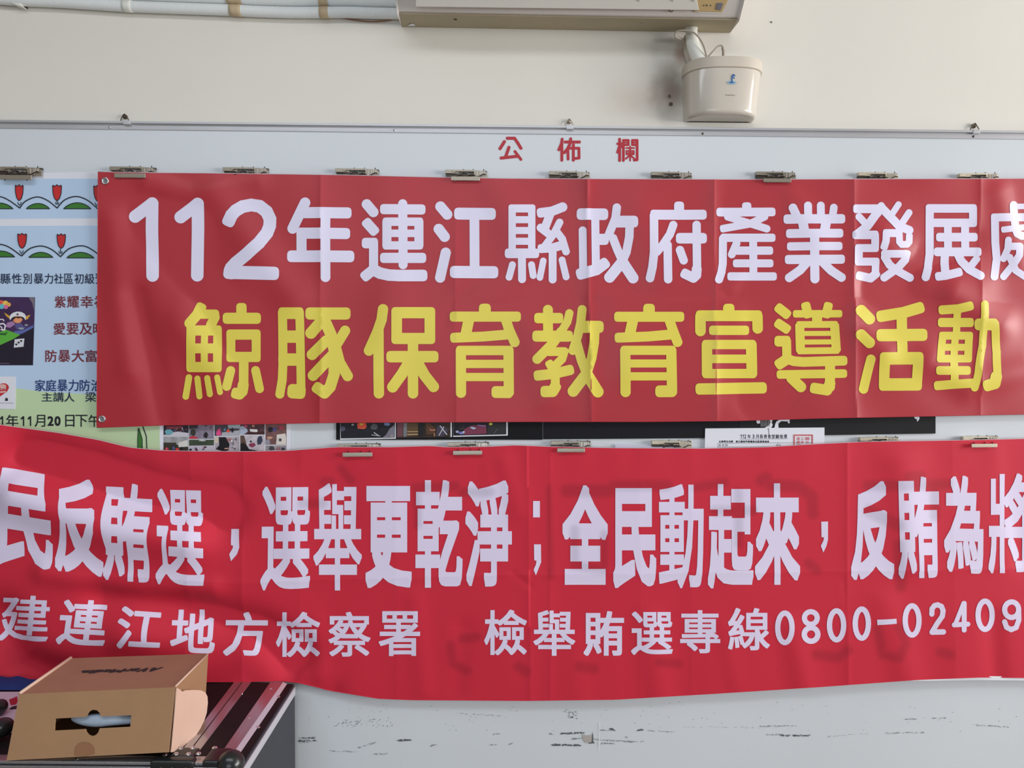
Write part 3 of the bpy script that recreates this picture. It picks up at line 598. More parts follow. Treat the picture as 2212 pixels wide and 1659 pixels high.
SMALL = [('建', z1((20, 1052), (388, 1065), (355, 1410), (-15, 1392))), ('連', z1((462, 1085), (822, 1098), (778, 1443), (415, 1420))), ('江', z1((895, 1137), (1228, 1160), (1190, 1465), (858, 1452))), ('地', z1((1290, 1158), (1614, 1165), (1602, 1492), (1265, 1482))),
         ('方', ((487, 1322), (580, 1322), (575, 1418), (482, 1416))), ('檢', rq(z2, 160, 510, 1186, 1545)), ('察', rq(z2, 578, 912, 1186, 1542)), ('署', rq(z2, 978, 1307, 1180, 1537)), ('檢', rectq(1046, 1317, 1138, 1415)),
         ('舉', rq(z3, 170, 503, 1173, 1535)), ('賄', rq(z3, 570, 892, 1180, 1535)), ('選', rq(z3, 948, 1280, 1184, 1527)), ('專', rq(z3, 1338, 1658, 1172, 1515)), ('線', rq(z3, 1720, 2052, 1155, 1492))]
gr = [glyph_quad(c, q, rx*(1.08 if ry >= 5 else 1), ry*(1.3 if ry >= 5 else 1.1)) for c, q, rx, ry in BIG]
gr += [[list(z1((0, 235), (32, 270), (12, 345), (-8, 385), (-60, 420), (-60, 240)))], [list(z1((1727, 562), (1785, 562), (1787, 700), (1770, 750), (1725, 802), (1712, 750), (1738, 705), (1740, 685), (1725, 682)))],
       [list(z3((168, 303), (222, 303), (222, 433), (168, 433)))], [list(z3((175, 648), (230, 648), (232, 790), (190, 895), (172, 850), (190, 810), (195, 778), (177, 775)))],
       [list(z4((423, 468), (477, 466), (477, 610), (465, 660), (440, 713), (420, 660), (440, 620), (445, 592), (425, 590)))]]
tag(print_sheet('lettering', gr, h2, M_BAN2W, ban2, ghost=ghost2), 'tall white block characters of the upper line')
gr = [glyph_quad(c, q, *( (1.6, 1.3) if c in '檢舉選專線察署建' else (2.1, 2.0))) for c, q in SMALL]
def oval(cx, cy, rx, ry, n=26): return [(cx+rx*math.cos(2*math.pi*i/n), cy+ry*math.sin(2*math.pi*i/n)) for i in range(n+1)]
DG = []
for x0, x1, y0, y1 in ((55, 212, 1175, 1450), (467, 623, 1157, 1428), (672, 820, 1143, 1415), (1070, 1223, 1117, 1390), (1650, 1805, 1080, 1345)):
    DG.append([(oval((x0+x1)/2, (y0+y1)/2, (x1-x0-43)/2, (y1-y0-40)/2), 43)])
DG.append([(oval(340, 1234, 51, 50), 42), (oval(342, 1365, 54, 54), 44)])
DG.append([([(1303, 1203), (1305, 1160), (1325, 1135), (1350, 1129), (1380, 1142), (1393, 1175), (1387, 1220), (1345, 1280), (1306, 1345)], 42), ([(1306, 1347), (1395, 1345)], 44)])
DG.append([([(1561, 1330), (1561, 1118)], 40), ([(1556, 1118), (1488, 1290)], 36), ([(1482, 1289), (1590, 1283)], 40)])
DG.append([(oval(1939, 1168, 56, 62), 42), ([(1994, 1170), (1996, 1250), (1975, 1310), (1935, 1327), (1898, 1308), (1883, 1265)], 42)])
gr += [[[(a, b) for a, b in z4(*pl)] for pts, wd in d for pl in stroke(pts, wd, False)] for d in DG]
gr.append([list(z4((868, 1248), (1022, 1240), (1025, 1280), (870, 1291)))])
tag(print_sheet('lettering', gr, h2, M_BAN2W, ban2, ghost=ghost2), 'smaller white characters and digits of the lower line')
# ------------------------------------------------------------------ metal spring clips along the two banners
M_WIRE = mat('clip_wire_dark', rgb(52, 40, 36), 0.45, metal=0.4)
def clip(px, py, wpx, label, group, jaw=True, drop=0, front=False, tilt=0.0, tone=None):
    """px,py: top left corner of the clip body in the photograph, wpx its width; y positions are in 1/88 of the width"""
    k = wpx/88/900.0
    Yb = -0.0135 if front else -0.012
    o = P(px, py, -0.010); t = thing('spring_clip', label, 'clip', o, group)
    ca, sa = math.cos(tilt), math.sin(tilt)
    def q(x, z, y): return Vector((o.x+(x*ca+z*sa)*k, y, o.z-(z*ca-x*sa)*k))
    def bx(mb, x0, x1, z0, z1, y0, y1):
        return mb.hexa([q(x0, z1, y0), q(x1, z1, y0), q(x1, z0, y0), q(x0, z0, y0), q(x0, z1, y1), q(x1, z1, y1), q(x1, z0, y1), q(x0, z0, y1)])
    m = tone or M_STEEL
    mb = MB(); bx(mb, 0, 14, 0, 7.5, -0.0135, -0.001); bx(mb, 14, 60, 0, 3.6, -0.0135, -0.002); bx(mb, 14, 28, 3.6, 7.5, -0.010, -0.001)
    mb.add([q(12, 7.5, -0.0138), q(17, 3.0, -0.0138), q(24, 3.0, -0.0138), q(15, 7.5, -0.0138)], [(0, 1, 2, 3)])
    mb.make('handle_bar', m, t, bevel=0.0004)
    mb = MB(); bx(mb, 0.8, 62, 7.5, 14, -0.006, -0.001); bx(mb, 14, 88, 0.5, 3.5, -0.0065, -0.001); mb.make('back_plate', M_STEELD, t, bevel=0.0003)
    pl = [q(60, 0.5, -0.0105), q(82, 1.2, -0.0105), q(87, 4, -0.0105), q(88.5, 8, -0.0105), q(88.5, 16, -0.0105), q(76, 16, -0.0105), q(62, 16, -0.0105)]
    MB().slab(pl, (0, 0.0035, 0)).make('end_plate', m, t)
    for x, x1, z1 in ((67, 68.8, 14), (73.5, 75.3, 14), (76.5, 79, 10), (81.5, 83, 10)): bx(MB(), x, x1, 2.5, z1, -0.0122, -0.0105).make('plate_rib', mat('clip_edge_bright', rgb(228, 222, 214), 0.25, metal=0.7), t)
    for x0, x1 in ((26, 42), (47, 60)):
        c = spline([q(x0, 9, -0.008), q(x1, 9, -0.008)], 2); turns = 6; pts = []
        for i in range(turns*8+1):
            a = 2*math.pi*i/8; x = x0+(x1-x0)*i/(turns*8); v = q(x, 9+3.6*math.cos(a), -0.0078-0.0035*math.sin(a)); pts.append(v)
        MB().tube(pts, 0.00062, 5).make('spring', M_STEEL, t, True)
    for pts in (((23, 15), (33, 11), (39, 8), (47, 9)), ((49, 14), (53, 10.5), (57, 10.5), (64, 12)), ((67, 16), (75, 12), (81, 9), (86, 10))):
        MB().tube(spline([q(x, z, -0.0145) for x, z in pts], 4), 0.0011, 6).make('wire_lever', M_WIRE, t, True)
    for x in (38, 59, 81): MB().tube([q(x, 5, -0.009), q(x, -2.2, -0.009)], 0.0012, 7).make('pin', M_STEELD, t, True)
    if jaw:
        z0, z1 = 15.5+drop, 24+drop; xx0, xx1 = (13, 74); yj = jaw if isinstance(jaw, float) else -0.024
        mb = MB(); bx(mb, xx0, xx1, z0, z1, yj, yj+0.0035); mb.make('jaw', m, t, bevel=0.0007)
        for x in (xx0+8, xx1-11): bx(MB(), x, x+3, z1, z1+1.6, yj+0.001, yj+0.0025).make('jaw_tooth', M_STEELD, t)
        for x in (24, 50, 68): MB().tube([q(x, 13, -0.0145), q(x-2, z0+3, yj+0.001)], 0.0010, 6).make('jaw_link', M_WIRE, t, True)
    return t
G1, G2 = 'spring clips in the row under the board title', 'spring clips along the top of the lower banner'
M_WARM = mat('clip_steel_warm', rgb(226, 214, 192), 0.36, metal=0.6)
clip(-11, 360.5, 98, 'leftmost clip of the upper row, gripping the blue poster by its jaw', G1, jaw=-0.020, drop=1)
clip(238, 360, 95, 'clip gripping the top left corner of the upper banner beside the grommet', G1, jaw=-0.0235, drop=-0.5)
clip(482, 361.5, 95, 'clip above the second digit 1 and the digit 2, half hidden behind the upper banner', G1, jaw=False)
clip(725, 364, 91, 'clip above the fifth white character, half hidden behind the upper banner', G1, jaw=False)
clip(962, 367, 88, 'clip gripping the upper banner left of the red board title', G1, jaw=-0.0245, drop=0.5)
clip(1186, 370, 86, 'clip right below the middle red title character, no jaw showing', G1, jaw=False)
clip(1407, 371.5, 86, 'clip just right of the last red title character, no jaw showing', G1, jaw=False)
clip(1633, 371, 84, 'clip below the drain pump, gripping the upper banner with its jaw', G1, jaw=-0.0245, drop=1.5)
clip(1854, 372.5, 84, 'second clip from the right in the upper row, half hidden behind the banner', G1, jaw=False, tone=M_WARM)
clip(2072, 375, 83, 'rightmost clip of the upper row, mostly sunk behind the banner edge', G1, jaw=False, tone=M_WARM, tilt=0.02)
clip(729, 959, 92, 'leftmost clip of the lower row, under the album with the orange picture', G2, jaw=-0.0265, drop=1, tilt=0.02)
clip(966, 956, 90, 'second clip of the lower row, under the last picture of the left album', G2, jaw=-0.0265, drop=0.5, tilt=0.02)
clip(1190, 953, 86, 'third clip of the lower row, under the plain black album', G2, jaw=-0.0265, drop=-1.5, tilt=0.01)
clip(1408, 952, 86, 'clip just left of the stamped white paper, without a visible jaw', G2, jaw=False, tone=M_WARM)
clip(1857, 945, 85, 'clip right of the stamped white paper under the last black board, no jaw', G2, jaw=False, tone=M_WARM, tilt=0.02)
clip(2079, 943, 79, 'rightmost clip of the lower row, with a slim bright jaw on the banner', G2, jaw=-0.0265, drop=0.5, tone=M_WARM, tilt=0.02)

# ------------------------------------------------------------------ posters, photographs and papers fixed to the board
def card(name, quad, m, Y, th=0.0012, parent=None, label=None, cat=None, group=None):
    """a flat sheet: four or more photograph corners on the plane Y"""
    pts = [P(x, y, Y) for x, y in quad]; c = sum(pts, Vector())/len(pts)
    mb = MB().slab([Vector((p.x, Y, p.z)) for p in pts], (0, th, 0))
    o = mb.make(name, m, parent, origin=c if parent is None else None)
    if label: tag(o, label, cat, group)
    return o
M_PBLUE = mat('poster_blue', rgb(190, 214, 242), 0.45, noise=0.05, nscale=4)
M_PWHITE = mat('paper_white', rgb(228, 230, 240), 0.6, noise=0.03, nscale=10)
M_PGREEN = mat('poster_green', rgb(198, 222, 178), 0.45, noise=0.05, nscale=5)
M_GREEN = mat('print_green', rgb(58, 122, 44), 0.5); M_TRED = mat('print_red', rgb(200, 40, 44), 0.5)
M_NAVY = mat('print_navy', rgb(30, 42, 74), 0.5); M_MAR = mat('print_maroon', rgb(120, 44, 56), 0.5); M_DNAVY = mat('print_dark_navy', rgb(36, 60, 120), 0.5)
# upper tulip poster (only its lower strip is not covered), then the main poster over it
def zq(x, y): return (x/3.95, 340+y/3.95)
def tulip(parent, cx, top, w_, hh, Y):
    a = [(-.5, .06), (-.42, -.0), (-.28, .10), (-.0, -.03), (.26, .10), (.42, 0), (.52, .06), (.46, .55), (.3, .85), (.08, 1.0), (-.1, 1.0), (-.32, .82), (-.46, .5)]
    pl = [(cx+x*w_, top+y*hh) for x, y in a]
    plain_px('tulip', [pl], M_TRED, parent, Y, 0.0004)
    return [((pl[i]), pl[(i+1) % len(pl)]) for i in range(len(pl))]
def border(parent, Y, tops, vees, humps, peaks, base, y_line):
    ln = []
    for cx, top, w_, hh in tops:
        for a, b in tulip(parent, cx, top, w_, hh, Y): ln += stroke([a, b], 1.7, False)
    for (x, y), st in vees:
        for dx in (-4.5, 0, 4.5): ln += stroke([(x+dx*0.8, y-(12 if dx else 8)), (x+dx*0.5, y-(7 if dx else 4 if not st else 16))], 1.5, False)
        if st: ln += stroke([(x, y-17), (x, y-8)], 1.8, False)
    for pts in peaks:
        c = [tuple(v)[:2] for v in spline([(x, y, 0) for x, y in pts], 5)]; ln += stroke(c, 2.4, False)
    for x0, x1, yb, yt in humps:
        n = 14; p = [(x0+(x1-x0)*i/n, yb-(yb-yt)*math.sin(math.pi*i/n)**0.75) for i in range(n+1)]
        plain_px('leaf', [p], M_GREEN, parent, Y, 0.0004)
        ln += stroke(p+[p[0]], 1.8, False)
    plain_px('line_drawing', ln, M_BLACK, parent, Y, 0.0008)
pa = thing('poster', 'upper blue tulip poster whose strip shows under the leftmost clip', 'poster', P(100, 430, -0.003))
card('sheet', [(-330, 378), (215, 371.5), (215, 500), (-330, 500)], M_PWHITE, -0.003, 0.001, pa)
card('print_area', [(-330, 386), (213, 386), (213, 471), (-330, 475)], M_PBLUE, -0.0034, 0.0004, pa)
border(pa, -0.0036, [(41.8, 400, 17, 33), (123.5, 400, 19, 33), (211, 401, 17, 33)], [((42.5, 449), 0), ((123.7, 449), 1), ((209, 450), 0)],
       [(-30, 28.5, 451, 438.5), (57.5, 107.5, 451, 439.5), (138, 196.5, 451, 438)],
       [[(-40, 449), (-20, 431), (0, 425), (20, 433), (43, 449.5)], [(43, 449.5), (55, 435), (80, 425.5), (103, 433), (123.7, 449.5)], [(123.7, 449.5), (140, 432), (165, 424.5), (190, 433), (212, 452)]], 0, 0)
pb = thing('poster', 'large blue and green tulip poster with Chinese text, left of the upper banner', 'poster', P(60, 700, -0.005))
card('sheet', [(-330, 474), (335, 472), (348, 990), (-330, 990)], M_PWHITE, -0.005, 0.001, pb)
card('print_area', [(-330, 489), (333, 487), (345, 990), (-330, 990)], M_PBLUE, -0.0054, 0.0004, pb)
hill = [(-330, 850), (-200, 845), (0, 841), (38, 839), (90, 846), (215, 853), (300, 862), (344, 868), (345.5, 990), (-330, 990)]
plain_px('green_hill', [hill], M_PGREEN, pb, -0.0054, 0.0003)
border(pb, -0.0060, [(48, 505, 19, 31), (132.5, 506, 18, 30)], [((47, 553), 0), ((131, 555), 1)], [(-30, 32, 555, 542), (63, 114.5, 556, 545), (145, 203, 557, 545)],
       [[(-40, 551), (-20, 534), (0, 528), (20, 534), (47, 553)], [(47, 553), (65, 537), (90, 531.5), (112, 539), (131, 554.5)], [(131, 554.5), (150, 537), (178, 531), (200, 540), (225, 560)]], 0, 0)
def glyph_row(items, y0, y1, m, parent, Y, name='lettering', lab=None, bold=0.0):
    def one(x0, x1, a, b): w_ = x1-x0; return [[(x1-0.38*w_, a), (x1, a), (x1, b), (x1-0.38*w_, b)], [(x1-0.38*w_, a), (x1-0.2*w_, a), (x1-0.38*w_, a+0.27*(b-a)), (x0, a+0.36*(b-a)), (x0, a+0.22*(b-a))]]
    pl = [one(x0, x1, yy[0] if yy else y0, yy[1] if yy else y1) if ch == '1' else glyph_quad(ch, rectq(x0, yy[0] if yy else y0, x1, yy[1] if yy else y1), bold, bold) for ch, x0, x1, *yy in items]
    o = sheet_rows(name, pl, m, parent, Y, 0.0004)
    if lab: tag(o, lab)
    return o
glyph_row([('縣', 1, 23), ('性', 26, 47), ('別', 50, 69), ('暴', 73, 94), ('力', 96, 115), ('社', 117, 137), ('區', 139, 158), ('初', 161, 181), ('級', 183, 204), ('預', 206, 228)], 591, 613, M_NAVY, pb, -0.0058, bold=0.2)
glyph_row([('紫', 118.5, 142), ('耀', 145, 171), ('幸', 174, 201), ('福', 204, 229)], 639, 665, M_MAR, pb, -0.0058, bold=0.35)
glyph_row([('愛', 116, 141), ('要', 144, 170), ('及', 172, 199), ('時', 201, 226)], 697.5, 723, M_MAR, pb, -0.0058, bold=0.35)
glyph_row([('防', 98, 123), ('暴', 126, 152), ('大', 155, 182), ('富', 184, 210), ('翁', 212, 238)], 756, 782, M_MAR, pb, -0.0058, bold=0.35)
glyph_row([('家', 76, 98), ('庭', 99, 122), ('暴', 124, 146), ('力', 148, 170), ('防', 172, 194), ('治', 197, 220)], 820, 845, M_DNAVY, pb, -0.0060, bold=0.25)
glyph_row([('主', 90.5, 113, 848, 867), ('講', 115, 138), ('人', 139, 161), ('梁', 184, 208)], 847, 868, M_NAVY, pb, -0.0062, bold=0.2)
glyph_row([('年', 13.5, 40), ('月', 75, 98), ('日', 141, 161), ('下', 163, 189), ('午', 191, 216)], 896, 922, M_BLACK, pb, -0.0060, bold=0.2)
glyph_row([('1', 0, 7), ('1', 45, 52.5), ('1', 60, 67.5), ('2', 103, 116), ('0', 118, 131)], 899, 920, M_BLACK, pb, -0.0060, bold=0.8)
plain_px('leaf', [[(299, 925), (301, 924), (308, 948), (308, 990), (297, 990), (297, 950)]], M_GREEN, pb, -0.0060, 0.0003)
plain_px('line_drawing', stroke([(299, 925), (307, 948), (308, 985)], 1.6, False)+stroke([(299, 925), (297.5, 950), (297.5, 985)], 1.6, False)+stroke([(309, 922), (316, 942), (318, 985)], 2.2, False), M_BLACK, pb, -0.0062, 0.0003)
# printed picture of a purple game box on the poster
M_PURP = mat('print_purple', rgb(74, 46, 96), 0.4, noise=0.45, nscale=12); M_DPUR = mat('print_deep_purple', rgb(34, 22, 50), 0.4)
pic = card('picture', [(-120, 640), (75.5, 642), (71, 789), (-120, 789)], M_PURP, -0.0062, 0.0006, pb); tag(pic, 'purple game box picture')
def on_pic(name, polys, c, k=0.0004): return plain_px(name, polys, mat('ink_%d_%d_%d' % c, rgb(*c), 0.45), pic, -0.0063, k)
on_pic('dark_area', [[(-120, 745), (-20, 742), (20, 730), (45, 718), (73.5, 708), (70.5, 788), (-120, 788)]], (28, 20, 42), .0002)
on_pic('edge', [[(62, 642.3), (75, 642.5), (74, 672), (70, 655)]], (120, 112, 124))
on_pic('green_band', [[(-60, 745), (-10, 722), (12, 712), (44, 723), (30, 732), (-5, 748), (-60, 775)]], (92, 176, 62), .0004)
on_pic('green_text', [blob(6, 722, 6, 2.6, 9, .4, 2), blob(14, 719, 3, 1.6, 9, .4, 3)], (30, 84, 44), .0006)
for k, (x, y, r, c) in enumerate(((3, 653, 5, (222, 96, 84)), (12, 655, 6, (232, 196, 92)), (19, 658, 5, (226, 168, 84)), (4, 662, 6, (94, 190, 204)), (13, 663, 5, (210, 110, 160)), (-4, 656, 6, (214, 70, 90)))):
    on_pic('balloon', [blob(x, y, r, r*.95, 14, 0, k)], c, .0004+.00005*k)
on_pic('pale_card', [[(16, 697), (27, 694), (34, 700), (22, 708), (12, 706)]], (168, 124, 172), .0004)
on_pic('helmet_wing', [[(14, 678), (9, 675), (13, 682), (22, 690), (24, 684)], [(66, 680), (58, 682), (54, 690), (60, 690)]], (214, 162, 60), .0004)
on_pic('face', [blob(38.5, 690, 10.5, 8, 20, 0, 0)], (232, 158, 112), .0006)
on_pic('fringe', [[(28, 684), (49, 684), (50, 690), (45, 686), (40, 688), (35, 686), (28, 692)]], (40, 26, 20), .0008)
on_pic('helmet', [[(22, 692), (21, 685), (24, 679), (30, 675), (38, 673), (47, 674), (54, 678), (57, 684), (56, 692), (52, 686), (44, 683), (34, 683), (27, 686)]], (226, 226, 232), .0010)
on_pic('helmet_mark', [[(37, 677), (40, 677), (41, 681), (36, 681)]], (60, 60, 80), .0012)
on_pic('cheek', [blob(31.5, 692.5, 1.8, 1.3, 8, 0, 0), blob(46.5, 692.5, 1.8, 1.3, 8, 0, 0)], (236, 110, 84), .0008)
on_pic('body', [[(36, 698), (46, 698), (52, 706), (62, 701), (62, 703), (50, 712), (36, 711), (32, 704)]], (88, 84, 140), .0004)
on_pic('arm', [blob(57, 702, 4, 1.6, 9, .1, 1), blob(46, 710, 7, 2.2, 9, .3, 4)], (150, 168, 170), .0006)
on_pic('ribbon', [[(30, 716), (52, 712), (72, 702), (72, 708), (50, 720), (36, 724)]], (92, 104, 172), .0003)
pl = stroke([(-2, 690), (7, 690), (9, 693)], 2.2, False)+stroke([(0, 700), (8, 699), (12, 703), (10, 713), (3, 712)], 3.0, False)+stroke([(2, 705), (5, 709)], 2.4, False)
on_pic('white_character', pl, (232, 228, 236), .0008)
on_pic('die', [[(32, 733), (53, 731), (51, 749), (30, 751)]], (214, 216, 224), .0004)
on_pic('die_spots', [blob(35.5, 744, 2.6, 2, 10, 0, 0), blob(40.5, 740, 2.6, 2, 10, 0, 0), blob(46, 736.5, 2.6, 2, 10, 0, 0)], (20, 20, 30), .0006)
on_pic('edge_line', [stroke([(-60, 784), (20, 785), (40, 787)], 1.2, False)[0]], (120, 96, 130), .0004)
cl = card('logo_card', [(-60, 813), (34, 813.5), (33, 884), (-60, 882)], M_PWHITE, -0.0066, 0.0006, pb); tag(cl, 'white card with a red heart emblem')
def on_card(name, polys, c, k=0.0004): return plain_px(name, polys, mat('ink_%d_%d_%d' % c, rgb(*c), 0.45), cl, -0.0067, k)
on_card('heart', [[(-2, 858), (-20, 842), (-20, 832), (-12, 828), (-3, 832), (4, 828), (12, 828), (18, 832), (19.5, 838), (15, 846)]], (196, 38, 48), .0003)
on_card('heart_shine', [blob(6, 834, 8, 4.5, 12, 0, 0), [(-10, 846), (14, 844), (12, 848), (-10, 850)]], (226, 176, 170), .0006)
glyph_row([('別', 1, 7), ('平', 8, 14)], 837, 842.5, mat('ink_w', rgb(240, 240, 244), .5), cl, -0.0074)
on_card('figure_mark', [[(11, 864), (12, 860), (15, 859), (17, 861), (17.5, 864), (17, 866), (11, 866)]], (44, 48, 56), .0004)
on_card('caption', [blob(x, 870.5, 1.3, .8, 6, .4, x) for x in range(0, 28, 3)], (140, 146, 170), .0004)

# photo collage sheet between the two banners
cs = thing('photo_sheet', 'white sheet of ten small colour photographs between the banners', 'photographs', P(485, 940, -0.003))
card('sheet', [(346, 860), (628, 860), (628, 990), (346, 990)], M_PWHITE, -0.003, 0.001, cs)
def z5(x, y): return (340+x/7.373, 905+y/7.373)
def picture(parent, quad, base, shapes, Y=-0.0034, lab=None, zf=z5, conv=True, seed=0):
    q = [zf(*p) for p in quad] if conv else quad
    o = card('photograph', q, mat('photo_%d_%d_%d' % base, rgb(*base), 0.5, spec=0.3, noise=0.35, nscale=70), Y, 0.0004, parent)
    if lab: tag(o, lab)
    for k, (c, kind, *a) in enumerate(shapes):
        if kind == 'b': p = [[zf(*u) for u in blob(a[0], a[1], a[2], a[3], 12, .18, seed*31+k)]]
        else: p = [[zf(*u) for u in a[0]]]
        plain_px('printed_shape', p, mat('ink_%d_%d_%d' % c, rgb(*c), 0.5, spec=0.3), o, Y-0.0001, 0.0002+0.0002*k)
    return o
RN = random.Random(9)
def crowd(x0, x1, y0, y1, n, pal):
    out = []
    for _ in range(n): out.append((pal[RN.randrange(len(pal))], 'b', RN.uniform(x0, x1), RN.uniform(y0, y1), RN.uniform(8, 24), RN.uniform(8, 26)))
    return out
PAL = [(34, 30, 44), (60, 52, 70), (150, 90, 92), (190, 180, 190), (90, 84, 110), (120, 40, 50)]
def fitb(sh, q):
    x0, x1 = min(p[0] for p in q)+4, max(p[0] for p in q)-4; y0, y1 = min(p[1] for p in q)+4, max(p[1] for p in q)-4; out = []
    for s in sh:
        if s[1] == 'b':
            c, k, x, y, a, b = s; a = min(a, (x1-x0)/2.1); b = min(b, (y1-y0)/2.1); out.append((c, k, min(max(x, x0+a*1.2), x1-a*1.2), min(max(y, y0+b*1.2), y1-b*1.2), a, b))
        else: out.append(s)
    return out
for i, (q, base, sh, lab) in enumerate((
    ([(98, 40), (496, 40), (496, 268), (98, 270)], (60, 52, 66), [((206, 202, 214), 'p', [(230, 215), (330, 200), (496, 225), (496, 266), (100, 268), (100, 250), (200, 252)]), ((110, 170, 186), 'p', [(118, 200), (150, 165), (210, 165), (252, 200), (235, 245), (140, 248)]), ((150, 70, 84), 'p', [(140, 150), (150, 120), (400, 118), (410, 145), (240, 160)])]+crowd(270, 480, 140, 200, 7, PAL), 'crowd at a pale table with a blue bag'),
    ([(98, 282), (492, 282), (492, 520), (98, 520)], (176, 176, 180), [((60, 56, 50), 'p', [(98, 375), (300, 378), (305, 410), (490, 440), (490, 518), (98, 518)]), ((218, 218, 214), 'p', [(330, 380), (480, 330), (490, 440), (340, 450)]), ((214, 70, 92), 'b', 150, 480, 26, 26), ((226, 70, 66), 'b', 320, 485, 28, 26), ((90, 100, 150), 'b', 262, 465, 20, 26), ((30, 30, 40), 'b', 390, 475, 16, 34)], 'hall ceiling and visitors in pink and red'),
    ([(504, 40), (898, 40), (898, 316), (504, 318)], (150, 140, 160), [((64, 54, 62), 'p', [(504, 42), (640, 42), (650, 120), (620, 150), (520, 160), (504, 150)]), ((44, 38, 44), 'b', 770, 258, 36, 46), ((60, 60, 50), 'b', 572, 215, 40, 56), ((196, 60, 76), 'p', [(508, 290), (560, 270), (640, 285), (645, 314), (506, 316)])]+crowd(640, 880, 60, 150, 7, PAL), 'people seen from behind'),
    ([(504, 330), (900, 330), (900, 525), (504, 520)], (72, 84, 66), [((196, 190, 204), 'p', [(506, 425), (898, 420), (898, 523), (506, 518)]), ((220, 216, 222), 'b', 720, 345, 60, 9)]+crowd(520, 800, 440, 500, 8, PAL), 'outdoor meeting under green trees'),
    ([(912, 40), (1306, 40), (1306, 268), (912, 270)], (88, 86, 96), [((172, 186, 194), 'p', [(1120, 95), (1304, 90), (1304, 150), (1130, 150)]), ((176, 176, 186), 'p', [(1030, 215), (1304, 180), (1304, 266), (1020, 268)]), ((228, 82, 142), 'p', [(935, 240), (950, 180), (1000, 140), (1010, 200), (1020, 262), (950, 266)]), ((236, 92, 66), 'b', 1130, 190, 27, 28), ((110, 140, 186), 'b', 1075, 170, 22, 22), ((40, 40, 56), 'b', 1200, 175, 16, 40)], 'visitors in pink and orange shirts'),
    ([(915, 282), (1306, 280), (1306, 522), (915, 522)], (196, 186, 196), [((26, 24, 30), 'p', [(980, 290), (1090, 290), (1120, 350), (1150, 400), (1130, 500), (1060, 518), (930, 480), (985, 420)]), ((212, 196, 180), 'p', [(916, 285), (970, 285), (975, 380), (930, 390), (916, 380)]), ((216, 160, 140), 'b', 1100, 470, 36, 11), ((170, 110, 116), 'b', 1150, 330, 40, 26)]+crowd(1180, 1290, 310, 480, 7, [(236, 232, 238), (150, 146, 156), (110, 106, 116), (60, 56, 66)]), 'person in black leaning over a table'),
    ([(1318, 40), (1708, 40), (1708, 248), (1318, 250)], (96, 66, 74), [((176, 186, 208), 'p', [(1320, 120), (1360, 110), (1430, 160), (1440, 200), (1380, 246), (1320, 248)]), ((226, 220, 222), 'p', [(1470, 160), (1590, 165), (1600, 215), (1480, 200)]), ((70, 36, 38), 'p', [(1450, 215), (1706, 200), (1706, 246), (1440, 246)]), ((196, 90, 120), 'b', 1410, 115, 26, 22), ((190, 130, 120), 'b', 1530, 110, 26, 18)], 'people handing out papers'),
    ([(1320, 262), (1708, 260), (1708, 515), (1320, 522)], (214, 204, 214), [((96, 74, 66), 'p', [(1322, 264), (1380, 262), (1420, 400), (1430, 450), (1322, 430)]), ((32, 24, 28), 'p', [(1322, 400), (1370, 375), (1430, 430), (1460, 480), (1600, 505), (1500, 518), (1322, 520)]), ((140, 54, 84), 'b', 1512, 415, 52, 36), ((44, 38, 46), 'b', 1490, 360, 16, 18), ((56, 62, 84), 'p', [(1610, 280), (1660, 270), (1680, 340), (1650, 400), (1600, 410), (1590, 340)])], 'speaker in red by a white wall'),
    ([(1722, 40), (2056, 40), (2056, 408), (1722, 410)], (130, 92, 92), [((222, 214, 206), 'p', [(1900, 250), (2040, 230), (2052, 300), (2050, 405), (1890, 405), (1900, 300)]), ((40, 32, 40), 'b', 1800, 170, 38, 42), ((178, 70, 88), 'b', 1970, 140, 44, 34), ((84, 78, 130), 'b', 1870, 170, 34, 30), ((200, 150, 130), 'b', 1790, 300, 50, 20), ((150, 144, 160), 'p', [(1724, 330), (1790, 320), (1800, 400), (1724, 405)]), ((60, 60, 80), 'b', 1960, 330, 22, 26)], 'seated group with white bags'),
    ([(1722, 424), (2056, 418), (2056, 510), (1722, 518)], (166, 162, 168), [((70, 66, 76), 'b', 1820, 470, 46, 34), ((160, 110, 120), 'b', 1930, 470, 40, 22), ((60, 56, 70), 'b', 2005, 475, 30, 26)], 'heads along the lower edge'))):
    picture(cs, q, base, fitb(sh, q), -0.0034, lab, seed=i)

# black boards
M_BB = mat('black_card', rgb(18, 18, 22), 0.75, spec=0.25, noise=0.1, nscale=40, bump=0.2, bscale=300)
b1 = card('display_board', [(726, 850), (1172, 850), (1172, 950), (726, 950)], M_BB, -0.0035, 0.003, None, 'leftmost black board, with three snapshots along its lower edge', 'board', 'black boards between the banners')
b2 = card('display_board', [(1173, 850), (1597, 850), (1597, 946), (1173, 949)], mat('black_card_ribbed', rgb(26, 26, 33), 0.75, spec=0.25, noise=0.35, nscale=8, stretch=(160, 1, 1)), -0.0040, 0.003, None, 'middle black board without pictures, finely ribbed', 'board', 'black boards between the banners')
b3 = card('display_board', [(1597, 850), (2021, 850), (2021, 936.5), (1597, 943)], mat('black_card_grey', rgb(30, 31, 34), 0.75, spec=0.25, noise=0.1, nscale=30), -0.0045, 0.003, None, 'rightmost black board, with a white torn cut-out at its top', 'board', 'black boards between the banners')
def z6(x, y): return (720+x/5.672, 905+y/5.672)
def snap(quad, frame, base, sh, lab, seed):
    card('photo_border', [z6(*p) for p in frame], M_PWHITE, -0.0041, 0.0005, b1)
    picture(b1, quad, base, sh, -0.0046, lab, z6, seed=seed)
